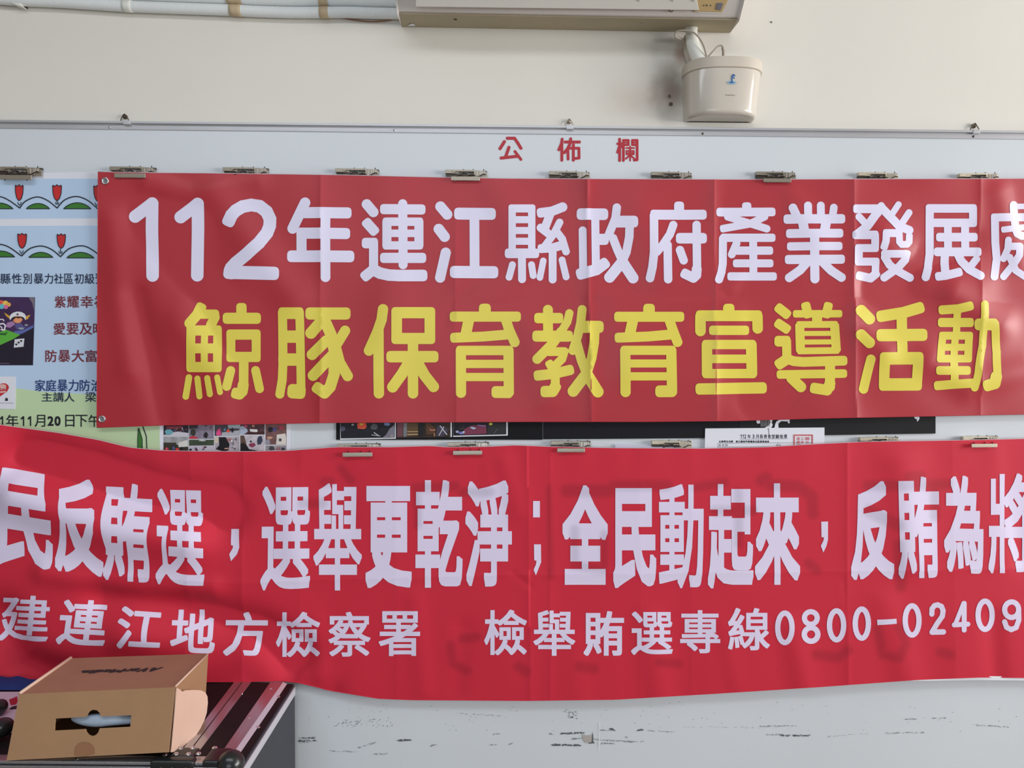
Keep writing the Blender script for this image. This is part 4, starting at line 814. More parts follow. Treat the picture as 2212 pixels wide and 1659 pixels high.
snap([(84, -60), (754, -60), (754, 228), (92, 238)], [(84, -60), (766, -60), (766, 242), (84, 253)], (32, 30, 42), [((214, 84, 60), 'p', [(290, 60), (330, 40), (400, 50), (410, 100), (380, 125), (300, 118)]), ((196, 172, 60), 'b', 345, 65, 26, 12), ((84, 84, 88), 'b', 500, 95, 42, 36), ((30, 28, 34), 'b', 640, 130, 62, 66), ((112, 130, 170), 'b', 660, 62, 36, 20), ((120, 118, 132), 'p', [(690, 120), (750, 70), (752, 226), (600, 232), (650, 190)]), ((176, 176, 184), 'p', [(470, 190), (580, 205), (575, 212), (465, 198)]), ((200, 200, 206), 'p', [(500, 160), (560, 200), (552, 206), (495, 168)]), ((150, 150, 156), 'b', 240, 70, 18, 12), ((76, 76, 96), 'b', 120, 120, 30, 34), ((150, 140, 146), 'b', 720, 205, 26, 14)], 'snapshot of people packing black bags', 1)
snap([(778, -60), (1436, -60), (1436, 222), (778, 236)], [(1430, -60), (1452, -60), (1452, 221), (1430, 222)], (58, 44, 36), [((108, 66, 74), 'p', [(780, 40), (860, 40), (850, 215), (780, 222)]), ((120, 120, 126), 'p', [(862, 50), (905, 50), (900, 215), (858, 218)]), ((92, 70, 48), 'p', [(905, 50), (1040, 50), (1040, 205), (905, 215)]), ((176, 150, 110), 'p', [(905, 150), (1040, 148), (1040, 158), (905, 160)]), ((196, 170, 130), 'p', [(905, 185), (1040, 183), (1040, 192), (905, 195)]), ((26, 24, 28), 'p', [(1045, 45), (1110, 45), (1100, 215), (1042, 218)]), ((84, 56, 38), 'p', [(1130, 50), (1180, 50), (1250, 110), (1250, 190), (1140, 190)]), ((170, 110, 80), 'p', [(1175, 112), (1210, 130), (1255, 125), (1250, 145), (1190, 145)]), ((66, 60, 76), 'p', [(1270, 90), (1320, 75), (1420, 130), (1350, 215), (1260, 210)]), ((190, 186, 200), 'p', [(1300, 80), (1312, 78), (1400, 190), (1388, 196)]), ((180, 176, 190), 'p', [(1350, 90), (1362, 96), (1300, 205), (1290, 200)]), ((150, 100, 76), 'b', 1240, 190, 12, 26)], 'snapshot of a worker in a checked shirt', 2)
snap([(1470, -60), (2120, -60), (2120, 190), (1470, 205)], [(1468, -60), (2137, -60), (2137, 203), (1468, 219)], (30, 26, 34), [((122, 54, 78), 'p', [(1600, 130), (1680, 80), (1870, 70), (1880, 180), (1600, 195)]), ((44, 46, 48), 'p', [(1890, 70), (2115, 60), (2115, 185), (1885, 188)]), ((60, 56, 54), 'b', 1572, 95, 34, 30), ((28, 22, 30), 'b', 1572, 92, 24, 20), ((170, 190, 214), 'p', [(1670, 105), (1700, 95), (1755, 110), (1720, 128)]), ((150, 130, 190), 'p', [(1770, 70), (1870, 85), (1868, 95), (1765, 82)]), ((200, 190, 80), 'b', 1930, 62, 24, 16), ((160, 160, 200), 'b', 1520, 155, 20, 16), ((120, 124, 190), 'b', 1570, 170, 36, 16), ((196, 196, 214), 'b', 1598, 160, 14, 14), ((84, 90, 94), 'p', [(1960, 175), (2010, 120), (2014, 126), (1970, 180)])], 'snapshot of a stall with a dark red cloth', 3)
def z8(x, y): return (1500+x/3.95, 890+y/3.95)
cut = [[z8(*p) for p in q] for q in ([(528, 60), (560, 60), (560, 96), (540, 100), (530, 90)], [(640, 60), (668, 60), (660, 90), (668, 110), (655, 136), (598, 136), (640, 110), (648, 90)], [(700, 80), (730, 62), (812, 60), (812, 96), (800, 96), (795, 80), (740, 78), (715, 100), (718, 136), (682, 136), (690, 100)])]
plain_px('torn_cutout', cut, M_PWHITE, b3, -0.0045, 0.0004)
plain_px('hatching', [stroke([z8(x, 64), z8(x+2, 132-(x % 3)*4)], 0.9, False)[0] for x in range(566, 640, 9)], mat('ink_grey', rgb(150, 150, 156), .6), b3, -0.0045, 0.0006)
plain_px('torn_cutout', [[z8(*p) for p in ((1874, 44), (1888, 38), (1915, 40), (1922, 50), (1914, 70), (1900, 82), (1896, 60), (1880, 56))]], M_PWHITE, b3, -0.0045, 0.0004)
# stamped paper
pp = card('paper', [(1523.5, 925.5), (1781, 923.5), (1781, 1010), (1521, 1010)], M_PWHITE, -0.0060, 0.0006, None, 'white printed paper with a square red stamp between the banners', 'paper')
q = [(413, 'ignore')]
glyph_row([('1', 1599.5, 1602), ('1', 1604, 1606.5), ('2', 1608, 1612), ('年', 1615, 1622), ('3', 1625.5, 1629.5), ('月', 1633, 1639), ('長', 1641, 1648.5), ('青', 1650, 1657), ('食', 1658.5, 1665.5), ('堂', 1667, 1674), ('驗', 1675.5, 1683), ('收', 1684.5, 1692), ('單', 1693.5, 1700.5)], 938.5, 947, M_BLACK, pp, -0.0060, bold=0.12)
row = '主辦單位名稱：連江縣南竿鄉鐵板社區發展協會'
glyph_row([(c, 1553+i*5.2, 1557.5+i*5.2) for i, c in enumerate(row) if c != '：'], 951.5, 956, M_BLACK, pp, -0.0060, bold=0.15)
fr = []
for a in (((1598, 948.6), (1701, 947.8)), ((1550.5, 957.6), (1755, 955.8)), ((1550.5, 966), (1740, 964)), ((1551, 957.6), (1551, 966)), ((1567, 957.5), (1567, 966)), ((1681, 956.5), (1681, 966)), ((1721, 956), (1721, 965))): fr += stroke(a, 0.55, False)
sheet_rows('ruled_lines', [[x] for x in fr], M_BLACK, pp, -0.0060, 0.0005)
glyph_row([('編', 1553, 1557), ('號', 1560, 1564), ('項', 1568, 1572), ('目', 1677, 1680), ('金', 1683, 1687), ('備', 1723, 1726), ('註', 1728, 1731)], 959.5, 964, M_BLACK, pp, -0.0060)
M_ST = mat('stamp_ink', rgb(214, 110, 116), 0.6, noise=0.35, nscale=300)
st = stroke([(1715.5, 940), (1754.5, 940), (1754.5, 963), (1715.5, 964), (1715.5, 940)], 3.2, False)
plain_px('stamp', st, M_ST, pp, -0.0060, 0.0007)
glyph_row([('連', 1721, 1728, 944, 951), ('江', 1730, 1737, 944, 951), ('縣', 1739, 1749, 944, 951), ('鐵', 1721, 1728, 952, 958), ('板', 1730, 1737, 952, 958), ('社', 1740, 1748, 952, 958), ('區', 1723, 1733, 959, 963), ('會', 1736, 1748, 959, 963)], 944, 951, M_ST, pp, -0.0062, bold=0.1)
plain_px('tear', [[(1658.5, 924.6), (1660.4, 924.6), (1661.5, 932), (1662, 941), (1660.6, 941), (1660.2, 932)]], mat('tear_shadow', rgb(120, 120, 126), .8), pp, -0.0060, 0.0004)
card('paper', [(1329, 959.5), (1400, 963), (1510, 966.5), (1510, 1000), (1329, 1000)], mat('paper_lilac', rgb(206, 206, 226), 0.6), -0.0052, 0.0006, None, 'thin slip of pale paper peeping above the lower banner', 'paper')
# ------------------------------------------------------------------ air conditioner (its lower edge is in view)
M_PLA = mat('aged_plastic_white', rgb(206, 200, 194), 0.45, noise=0.06, nscale=6)
M_PLB = mat('plastic_underside_brown', rgb(172, 160, 132), 0.6, noise=0.12, nscale=10)  # browner and darker than the housing plastic
M_PLW = mat('plastic_white', rgb(224, 224, 216), 0.4)
ac = thing('air_conditioner', 'white wall air conditioner with a brownish underside at the top of the picture', 'air conditioner', P(1220, 40, WY))
L0, L1, L2 = P(868, 57, WY), P(858, 27.5, -0.080), P(853, -25, -0.118)
R0, R1, R2 = P(1577, 70, WY), P(1597, 41, -0.080), P(1613, -25, -0.122)
def up_(p, Y, dz, dx=0): return Vector((p.x+dx, Y, p.z+dz))
Lp = [L1, L2, up_(L2, -0.165, 0.07), up_(L2, -0.175, 0.17), up_(L2, -0.15, 0.205), up_(L2, WY, 0.215)]
Rp = [R1, R2, up_(R2, -0.165, 0.07), up_(R2, -0.175, 0.17), up_(R2, -0.15, 0.205), up_(R2, WY, 0.215)]
n = len(Lp); L0u = L0+Vector((0, 0, 0.004)); R0u = R0+Vector((0, 0, 0.004))
v = Lp+[L0u]+Rp+[R0u]; k = n+1
mb = MB().add(v, [(i, i+k, i+1+k, i+1) for i in range(n)]+[(n, n+k, k, 0), tuple(range(n, -1, -1)), tuple(range(k, 2*k))])
mb.make('housing', M_PLA, ac, bevel=0.005)
d = Vector((0, 0, -0.0015))
und = MB().slab([L1+d+Vector((0.006, 0.003, 0)), R1+d+Vector((-0.004, 0.003, 0)), R0+d, L0+d], (0, 0, 0.003)).make('underside', M_PLB, ac, bevel=0.002); tag(und, 'brownish underside panel')
def flap_pt(x, y): return P(x, y, -0.103-(21-y)*0.0009)
fl = MB().slab([flap_pt(898, 14.5), flap_pt(1510, 22), flap_pt(1498, -40), flap_pt(897, -40)], (0, 0.003, 0.002)).make('louvre', M_PLW, ac, bevel=0.001)
for x in (1379, 1452, 1497): MB().hexa([flap_pt(x, 4)+Vector((0, -.004, 0)), flap_pt(x+2.2, 4)+Vector((0, -.004, 0)), flap_pt(x+2.2, -30)+Vector((0, -.006, 0)), flap_pt(x, -30)+Vector((0, -.006, 0)), flap_pt(x, 4), flap_pt(x+2.2, 4), flap_pt(x+2.2, -30), flap_pt(x, -30)]).make('louvre_rib', M_PLA, fl)
def band(x, y, o=0.002): return P(x, y, -0.080-(41-y)*0.042/66-o)
cp = MB().slab([band(1499, 24), band(1560, 26), band(1572, 2), band(1580, -30), band(1503, -30)], (0, 0.004, 0)).make('control_panel', mat('panel_yellowed', rgb(184, 158, 112), 0.5), ac, bevel=0.0006); tag(cp, 'yellowed display panel')
MB().slab([band(1545.5, 20, .0035), band(1557, 22, .0035), band(1563, 6.5, .0035), band(1549, 6, .0035)], (0, 0.002, 0)).make('sensor_window', mat('sensor_grey', rgb(112, 112, 120), 0.25), cp, bevel=0.0008)
for x, y in ((1520, 11.5), (1526.5, 11), (1535, 11.5)): MB().disc(band(x, y, .0024), 0.0022 if x == 1526.5 else 0.0016, 0.0004, seg=8).make('indicator_mark', M_BLACK, cp)
MB().slab([band(1510, 27.5, .0008), band(1560, 30, .0008), band(1558, 26.5, .0022), band(1500, 24.5, .0022)], (0, 0.002, 0)).make('panel_trim', M_PLW, ac)
MB().tube(spline([band(1444, 22, .002), band(1449, 25, .003), band(1454, 23.5, .002)], 4), 0.0011, 6).make('louvre_catch', M_RUST, ac, True)
def under(x, y):
    t = (y-34)/(64-34); z = L1.z*(1-t)+L0.z*t; return PZ(x, y, (L1.z+(R1.z-L1.z)*(x-858)/739)*(1-t)+(L0.z+(R0.z-L0.z)*(x-868)/709)*t-0.0015)
for x, y in ((984, 42), (1386, 49)): MB().disc(under(x, y), 0.0042, 0.001, (0, 0, -1), dome=0.0006).make('screw', M_RUST, ac, True)
MB().disc(under(1493, 60), 0.0165, 0.0008, (0, 0, -1), 18).make('pipe_hole', mat('hole_black', rgb(26, 20, 20), 0.9), ac)
MB().slab([under(884, 53), under(880, 55.5), under(897, 55.5), under(894, 52), under(889, 51)], (0, 0, -0.0006)).make('paint_chip', M_PWHITE, ac)
MB().tube(spline([under(1516, 53), under(1516, 58), under(1511, 64), under(1508, 68)], 4), 0.0006, 5).make('crack_line', M_BLACK, ac)

# ------------------------------------------------------------------ wrapped refrigerant pipes
M_WRAP = mat('pipe_wrap_white', rgb(226, 230, 230), 0.7, noise=0.04, nscale=20)
nt = M_WRAP.node_tree; wv = nt.nodes.new('ShaderNodeTexWave'); wv.inputs['Scale'].default_value = 95; wv.bands_direction = 'X'; wv.inputs['Distortion'].default_value = 0.6
tc = nt.nodes.new('ShaderNodeTexCoord'); nt.links.new(tc.outputs['Object'], wv.inputs['Vector'])
bp = nt.nodes.new('ShaderNodeBump'); bp.inputs['Strength'].default_value = 0.25; bp.inputs['Distance'].default_value = 0.001
nt.links.new(wv.outputs['Fac'], bp.inputs['Height']); nt.links.new(bp.outputs[0], nt.nodes['Principled BSDF'].inputs['Normal'])
M_TAPE = mat('masking_tape_aged', rgb(196, 176, 144), 0.7, noise=0.12, nscale=60)
lo = [(-260, -22), (-60, -7), (45, 1), (120, 4), (200, 9), (280, 14), (400, 18.5), (500, 22), (560, 25), (640, 27), (740, 26.5), (800, 28), (880, 30)]
uo = [(x, y-25) for x, y in lo]
def pipe(pts, r, Y, lab):
    c = spline([P(x, y, Y) for x, y in pts], 8); o = MB().tube(c, r, 18).make('pipe', M_WRAP, None, True, origin=c[len(c)//2]); return tag(o, lab, 'pipe', None)
p1 = pipe(lo, 0.0126, WY-0.0155, 'lower white wrapped pipe running left from the air conditioner')
p2 = pipe(uo, 0.0130, WY-0.0155, 'upper white wrapped pipe along the top edge of the picture')
def wrapband(x0, x1, m, name, parent=p1, rr=0.0134, dy=0.0, tilt=0):
    c = [P(x, interp(lo, x)+dy, WY-0.0155) for x in np.linspace(x0, x1, 4)]
    return MB().tube([c[0]-Vector((.0004, 0, 0))]+c+[c[-1]+Vector((.0004, 0, 0))], [rr*0.93]+[rr]*4+[rr*0.93], 18, False).make(name, m, parent, True)
wrapband(267, 286, M_PLW, 'tie'); wrapband(497, 522, M_TAPE, 'tape'); wrapband(691, 710, M_TAPE, 'tape')
def band2(x0, x1, m):
    c = [P(x, interp(uo, x), WY-0.0165) for x in np.linspace(x0, x1, 4)]
    return MB().tube([c[0]-Vector((.0004, 0, 0))]+c+[c[-1]+Vector((.0004, 0, 0))], [0.0133]+[0.0138]*4+[0.0137], 18, False).make('tape', m, p2, True)
band2(491, 523, M_TAPE); band2(690, 709, M_TAPE)
wr = spline([P(735, 37, 0.016), P(765, 43, 0.017), P(800, 46.5, 0.017), P(835, 44, 0.016), P(858, 38, 0.016)], 5)
tag(MB().tube(wr, 0.0014, 6).make('wire', mat('copper_wire', rgb(150, 104, 78), 0.5, metal=0.3), None, True, origin=wr[8]), 'thin brownish wire sagging below the pipes left of the air conditioner', 'wire')
cl_ = P(38, 6, WY-0.004); pc = thing('pipe_clamp', 'white plastic pipe clamp at the top left corner', 'clamp', cl_)
MB().slab([P(12, -12, -0.002), P(38, -12, -0.002), P(42, 4, -0.002), P(47, 13.5, -0.002), P(40, 13, -0.002), P(22, 5, -0.002)], (0, 0.022, 0)).make('strap', M_PLW, pc, bevel=0.001)
MB().box(P(45, 15, 0.008), P(52, 9, 0.008)+Vector((0, 0.014, 0))).make('screw_stub', M_STEELD, pc)

# ------------------------------------------------------------------ drain pump with hoses and cable
M_PUMP = mat('pump_plastic', rgb(206, 198, 186), 0.22, spec=0.5, noise=0.04, nscale=9, coat=0.5)
M_PUMPB = mat('pump_lid_plastic', rgb(204, 194, 180), 0.5, noise=0.05, nscale=9)
YF = -0.058; BD = WY-YF; NS = 2.7
zt, zs, zb_ = P(1563, 119, YF).z, P(1563, 144, YF).z, P(1563, 243, YF).z
XC = P(1561, 180, 0).x; AT = 0.0925
pump = thing('drain_pump', 'cream condensate drain pump with a blue fountain emblem on the wall', 'pump', Vector((XC, WY, zb_)))
def ring(a, b, z, n=40, xo=0.0):
    out = []
    for i in range(n+1):
        t = math.pi*i/n; c, s = math.cos(t), math.sin(t)
        out.append(Vector((XC+xo-a*math.copysign(abs(c)**(2/NS), c), WY-b*abs(s)**(2/NS), z)))
    return out
def loft(name, rings, m, cap_first=True, cap_last=True, smooth=True):
    V, Fc = [], []; n = len(rings[0])
    for r_ in rings: V += r_
    for j in range(len(rings)-1):
        for i in range(n): i2 = (i+1) % n; Fc.append((j*n+i, (j+1)*n+i, (j+1)*n+i2, j*n+i2))
    if cap_first: Fc.append(tuple(range(n)))
    if cap_last: Fc.append(tuple(range((len(rings)-1)*n, len(rings)*n))[::-1])
    o = obj(name, V, Fc, m, pump, smooth)
    e = o.modifiers.new('es', 'EDGE_SPLIT'); e.split_angle = R(50); return o
dz = zs-zb_
def tk(f): return 0.985-0.055*f
loft('tank', [ring(AT*.965, BD*.955, zs+0.004)]+[ring(AT*.965*(1-.06*f), BD*.955*(1-.03*f), zs-dz*f*0.90, xo=-0.003*f) for f in (0, .33, .66, 1)]+
     [ring(AT*.90, BD*.92, zs-dz*.945, xo=-.003), ring(AT*.885, BD*.88, zs-dz*.98, xo=-.003), ring(AT*.85, BD*.80, zs-dz*1.0, xo=-.003), ring(AT*.74, BD*.66, zs-dz*.985, xo=-.003)], M_PUMP)
loft('lid', [ring(AT*.97, BD*.965, zs-0.0005), ring(AT*1.0, BD*1.0, zs+0.001), ring(AT*.995, BD*.995, zt-0.006), ring(AT*.975, BD*.98, zt-0.001), ring(AT*.94, BD*.95, zt)], M_PUMPB)
def hp(u, v):
    p = PY(u, v, 0.0*np.asarray(u)); x = p[0]; z = p[2]; f = np.clip((zs-z)/(dz*.9), 0, 1.05)
    a = AT*.965*(1-.06*f); b = BD*.955*(1-.03*f)
    return -(WY-b*np.clip(1-np.abs((x-XC+0.003*f)/a)**NS, 0.001, 1)**(1/NS))
def decal(name, polys, m, off=0.0008): return print_sheet(name, [polys], hp, m, pump, off=off, grid=0.003)
def zp(x, y): return (1430+x/7.215, 50+y/7.215)
def zps(pts, w_): return stroke([zp(*p) for p in pts], w_/7.215, False)
decal('emblem_glow', [[zp(*p) for p in blob(1085, 928, 76, 30, 20, 0)]], mat('emblem_pale_blue', rgb(150, 178, 196), 0.4), 0.0007)
decal('emblem', zps([(1087, 925), (1088, 850), (1092, 825), (1108, 805), (1126, 812), (1130, 822)], 20)+zps([(1092, 848), (1112, 845), (1124, 862)], 15)+[[zp(*p) for p in blob(1083, 928, 43, 10, 18, 0)]], mat('emblem_blue', rgb(30, 92, 160), 0.4), 0.0011)
tx = []
for i, ch in enumerate('PowerPure'): tx.append(glyph_quad(ch, rectq(1567.0+i*2.35, 203.9+(0.7 if ch.islower() else 0)+i*.04, 1569.0+i*2.35, 206.7+i*.04)))
print_sheet('maker_name', tx, hp, mat('name_grey', rgb(84, 86, 78), 0.5), pump, off=0.0009, grid=0.003)
hs = spline([P(1494, 58, -0.012), P(1494, 78, -0.016), P(1498, 100, -0.020), P(1508, 125, -0.022), P(1524, 152, -0.022)], 8)
rs = list(np.linspace(0.0125, 0.0185, len(hs)))
hose = thing('drain_hose', 'thick white drain hose from the air conditioner into the pump', 'hose', hs[0])
MB().tube(hs, rs, 20).make('hose', M_PLW, hose, True)
MB().tube([hs[0], hs[4]+Vector((0, 0, 0.004))], 0.0142, 18).make('collar', M_PLW, hose, True)
h2_ = spline([P(1486, 78, 0.010), P(1485, 110, 0.011), P(1492, 135, 0.011), P(1504, 156, 0.011)], 6)
tag(MB().tube(h2_, 0.0095, 14).make('tube', mat('tube_dull', rgb(196, 188, 176), 0.5), None, True, origin=h2_[0]), 'thinner cream tube behind the thick drain hose', 'tube')
M_CAB = mat('cable_grey', rgb(166, 156, 142), 0.5)
cb = spline([P(1488, 84, -0.004), P(1471, 84.5, -0.022), P(1459, 79, -0.036), P(1459, 70.5, -0.044), P(1470, 66, -0.048), P(1486, 66, -0.050), P(1500, 71, -0.050), P(1512, 84, -0.048), P(1521, 101, -0.044), P(1526.5, 122, -0.036)], 7)
tag(MB().tube(cb, 0.0021, 8).make('cable', M_CAB, None, True, origin=cb[0]), 'grey cable looping around the drain hose into the pump', 'cable')
cb = spline([P(1530, 122, -0.034), P(1541, 110, -0.036), P(1551, 100, -0.036), P(1559, 99, -0.036), P(1562, 106, -0.036), P(1562, 122, -0.034)], 7)
c2 = thing('cable', 'short grey cable bowing up from the pump lid', 'cable', cb[0]); MB().tube(cb, 0.0020, 8).make('lead', M_CAB, c2, True)
for i in range(6): MB().disc(P(1562.5+(0 if i < 4 else -1), 119-3*i, -0.036), 0.0034, 0.0018, (0, 0, 1), 10).make('strain_relief_ring', M_CAB, c2, True)

# ------------------------------------------------------------------ flight case under the banner
M_CASE = mat('case_panel_black', rgb(24, 18, 21), 0.6, spec=0.25, noise=0.1, nscale=60)
M_SIDE = mat('case_side_laminate', rgb(50, 54, 62), 0.55, noise=0.08, nscale=50, bump=0.2, bscale=700)
M_BLK = mat('black_hardware', rgb(30, 32, 34), 0.28, spec=0.6)
ZC = P(500, 1477, -0.045).z
def top(x, y, dz=0.0): return PZ(x, y, ZC+dz)
XS = P(638, 1560, -0.030).x; yf = top(60, 1643).y
case = thing('flight_case', 'black flight case with riveted aluminium edges below the lower banner', 'case', Vector((-0.9, -0.2, 0)))
XL = -1.55
MB().box((XL, yf+0.006, 0.0), (XS-0.004, -0.034, ZC-0.004)).make('body', M_CASE, case)
MB().box((XS-0.004, yf+0.006, 0.0), (XS, -0.034, ZC-0.006)).make('side_panel', M_SIDE, case)
MB().box((XL, yf+0.02, ZC-0.004), (XS-0.03, -0.034, ZC-0.001)).make('top_panel', M_CASE, case, bevel=0.0005)
def strip(name, a, b, c, d_, m=M_ALU2, th=0.002):
    pts = [Vector((p.x, max(min(p.y, -0.034), yf), p.z)) for p in (a, b, c, d_)]
    return MB().slab(pts, (0, 0, -th)).make(name, m, case, bevel=0.0004)
strip('corner_rail', top(585.6, 1471), top(613, 1471), top(508, 1620), top(482, 1620))
a, b = top(613, 1471), top(508, 1620)
rx_ = XS+0.0015
MB().add([Vector((a.x, -0.034, ZC)), Vector((b.x, yf, ZC)), Vector((rx_, yf, ZC-0.012)), Vector((rx_, -0.034, ZC-0.012)), Vector((rx_, yf, ZC-0.03)), Vector((rx_, -0.034, ZC-0.03))], [(0, 1, 2, 3), (3, 2, 4, 5)]).make('corner_rail', mat('case_aluminium_lit_face', rgb(222, 222, 232), 0.35, metal=0.5), case)  # side face uses a paler metal copy; its lit look is in the colour
strip('lid_rail', top(505.7, 1473), top(522, 1473), top(414, 1615), top(397, 1615))
strip('lid_rail', top(524, 1473), top(542.6, 1473), top(430, 1623), top(415, 1617))
for x, y in ((585, 1487), (538, 1550)): MB().disc(top(x, y), 0.0042, 0.0004, (0, 0, 1), 12, dome=0.0016).make('rivet', M_CHROME, case, True)
for x, y in ((602.5, 1505), (559, 1571), (523, 1499)): MB().disc(top(x, y, -0.004 if x != 523 else 0), 0.0042 if x != 523 else .0018, 0.0006, (0.25, 0, 1), 12, dome=0.0016).make('rivet', M_CHROME, case, True)
# front edge extrusion
MB().box((XL, yf-0.002, ZC-0.006), (XS-0.05, yf+0.022, ZC)).make('front_rail', M_ALU2, case, bevel=0.0012)
MB().box((XL, yf-0.006, ZC-0.017), (XS-0.03, yf+0.006, ZC-0.008)).make('front_rail', M_ALU2, case, bevel=0.001)
MB().box((XL, yf-0.003, ZC-0.030), (XS-0.03, yf+0.006, ZC-0.019)).make('front_rail', M_ALU2, case, bevel=0.001)
MB().disc(top(166, 1639), 0.0045, 0.0005, (0, 0, 1), 12, dome=0.002).make('rivet', M_CHROME, case, True)
# hinge
A_, B_ = top(336, 1634), top(434, 1630)
hg = MB().box((A_.x, yf-0.009, ZC-0.034), (B_.x, yf+0.013, ZC+0.006)).make('hinge', M_BLK, case, bevel=0.006)
MB().box((top(368, 1620).x, yf+0.012, ZC-0.002), (top(433, 1620).x, yf+0.045, ZC+0.005)).make('hinge', M_BLK, case, bevel=0.005)
for x in (347, 371, 401, 424): MB().box((P(x, 1645, yf-.01).x-0.0012, yf-0.0125, ZC-0.020), (P(x, 1645, yf-.01).x+0.0012, yf-0.008, ZC-0.006)).make('hinge_slot', M_STEEL, hg)
for x, y in ((356.5, 1630), (380, 1628.5), (407, 1628.5), (429, 1627.5), (390.5, 1616), (417, 1615.5)): MB().disc(top(x, y, 0.0055), 0.0050, 0.0004, (0, -0.2, 1), 14, dome=0.0022).make('rivet', M_CHROME, hg, True)
# ball corner
bc = P(499, 1650, yf+0.004)
def ball(c, r, n=20, m_=12, sx=1, sy=1, sz=1):
    V = []; Fc = []; 
    for j in range(m_+1):
        ph = math.pi*j/m_
        for i in range(n): t = 2*math.pi*i/n; V.append(c+Vector((r*sx*math.sin(ph)*math.cos(t), r*sy*math.sin(ph)*math.sin(t), r*sz*math.cos(ph))))
    for j in range(m_):
        for i in range(n): i2 = (i+1) % n; Fc.append((j*n+i, (j+1)*n+i, (j+1)*n+i2, j*n+i2))
    return V, Fc
V, Fc = ball(bc, 0.0262); bo = obj('ball_corner', V, Fc, M_BLK, case, True)
MB().box((top(452, 1625).x, yf-0.004, ZC-0.04), (top(500, 1625).x, yf+0.05, ZC+0.004)).make('corner_plate', M_BLK, bo, bevel=0.006)
MB().disc(top(464, 1615, 0.004), 0.0055, 0.0004, (0, -0.1, 1), 14, dome=0.0022).make('rivet', M_CHROME, bo, True)

# ------------------------------------------------------------------ carton on the case
M_KRAFT = mat('kraft_cardboard', rgb(166, 128, 94), 0.85, noise=0.06, nscale=18, bump=0.15, bscale=500)
M_KRAFTL = mat('kraft_cardboard_inner', rgb(220, 186, 166), 0.85, noise=0.04, nscale=18)
def zx(x, y): return (x/3.253, 1380+y/3.253)
fBL, fBR = PZ(14, 1643, ZC+0.001), PZ(364, 1625, ZC+0.001)
yb0 = (fBL.y+fBR.y)/2
YT = yb0+0.022
fTL, fTR = P(41.5, 1500, YT), P(377.5, 1484.5, YT)
carton = thing('carton', 'brown cardboard carton with a handle slot lying on the flight case', 'box', Vector(((fBL.x+fBR.x)/2, yb0+0.08, ZC)))
def fpt(x, y):                       # a point of the leaning front panel, seen at pixel x, y
    d_ = uray(x, y)[:, 0]; nrm = (fTR-fTL).cross(fBL-fTL); nv = np.array(nrm); t = (np.array(fTL)-CP)@nv/(d_@nv); return Vector(CP+d_*t)
outer = [(41.5, 1500), (60, 1498.5), (377.5, 1484.5), (364, 1625), (14, 1643)]
slot = [zx(*p) for p in ((388, 560), (475, 556), (600, 549), (606, 548), (614, 528), (630, 508), (655, 498), (682, 502), (700, 520), (708, 545), (922, 537), (919, 580), (915, 618), (700, 629), (692, 655), (675, 675), (648, 684), (622, 674), (606, 655), (600, 634), (382, 645), (384, 600))]
v2, f2 = holed([(x, -y) for x, y in outer], [[(x, -y) for x, y in slot]])
fr_ = obj('front_panel', [fpt(x, -y) for x, y in v2], f2, M_KRAFT, carton); so = fr_.modifiers.new('so', 'SOLIDIFY'); so.thickness = 0.003; so.offset = -1
zt1 = (fTL.z+fTR.z)/2
bTL, bTR = PZ(153, 1422, fTL.z), PZ(450, 1412, fTR.z)
e = Vector((0, 0, -0.003))
MB().slab([fTL+Vector((0.002, 0, 0)), fTR, bTR, bTL+Vector((0.002, 0, 0))], e).make('top_panel', mat('kraft_cardboard_top', rgb(168, 118, 94), 0.85, noise=0.06, nscale=18), carton)
bBR = Vector((bTR.x-0.002, bTR.y-0.02, ZC+0.001)); bBL = Vector((bTL.x+0.004, bTL.y-0.02, ZC+0.001))
MB().slab([fTR, bTR, bBR, fBR], (-0.003, 0, 0)).make('side_panel', M_KRAFT, carton)
MB().slab([fTL, bTL, bBL, fBL], (0.003, 0, 0)).make('side_panel', M_KRAFT, carton)
MB().slab([bTL, bTR, bBR, bBL], (0, -0.003, 0)).make('back_panel', M_KRAFT, carton)
MB().slab([fBL, fBR, bBR, bBL], (0, 0, 0.002)).make('bottom_panel', M_KRAFT, carton)
MB().tube([fTL+Vector((0, 0.002, 0.001)), bTL+Vector((0, 0, 0.001))], 0.0035, 8).make('folded_edge', M_KRAFTL, carton, True)
MB().tube([fTR+Vector((0.0, 0.004, 0.0)), bTR+Vector((0, -0.002, 0.0))], 0.0018, 8).make('folded_edge', M_KRAFTL, carton, True)
fp = [(1228, 345), (1245, 352), (1270, 372), (1290, 362), (1350, 359), (1400, 362), (1430, 376), (1445, 405), (1448, 450), (1440, 520), (1422, 575), (1395, 630), (1350, 700), (1300, 752), (1250, 782), (1195, 797), (1187, 797)]
def flp(x, y):
    px, py = zx(x, y); t = (px-(377.5+(364-377.5)*(py-1484.5)/140.5))/75.0
    return P(px, py, YT+(yb0-YT)*(py-1484.5)/140.5+0.118*max(t, 0))
MB().slab([flp(*p)+Vector((0.004, 0, 0)) for p in fp], (-0.0025, 0.001, 0)).make('dust_flap', M_KRAFTL, carton); 
def dk(name, polys, m, off):
    V, Fc = [], []
    nn = (fTR-fTL).cross(fBL-fTL).normalized(); nn = nn if nn.y < 0 else -nn
    for p in polys:
        b = len(V); V += [fpt(*q)+nn*off for q in p]; Fc.append(tuple(range(b, b+len(p))))
    return obj(name, V, Fc, m, carton)
tag(dk('seal_sticker', [[zx(*p) for p in [(525, 822)]+[(596+70*math.cos(t), 785-62*math.sin(t)) for t in np.linspace(math.pi*1.0, 0, 14)]+[(667, 808), (600, 826)]]], mat('seal_brown', rgb(146, 104, 74), 0.35), 0.0006), 'clear brown round seal')
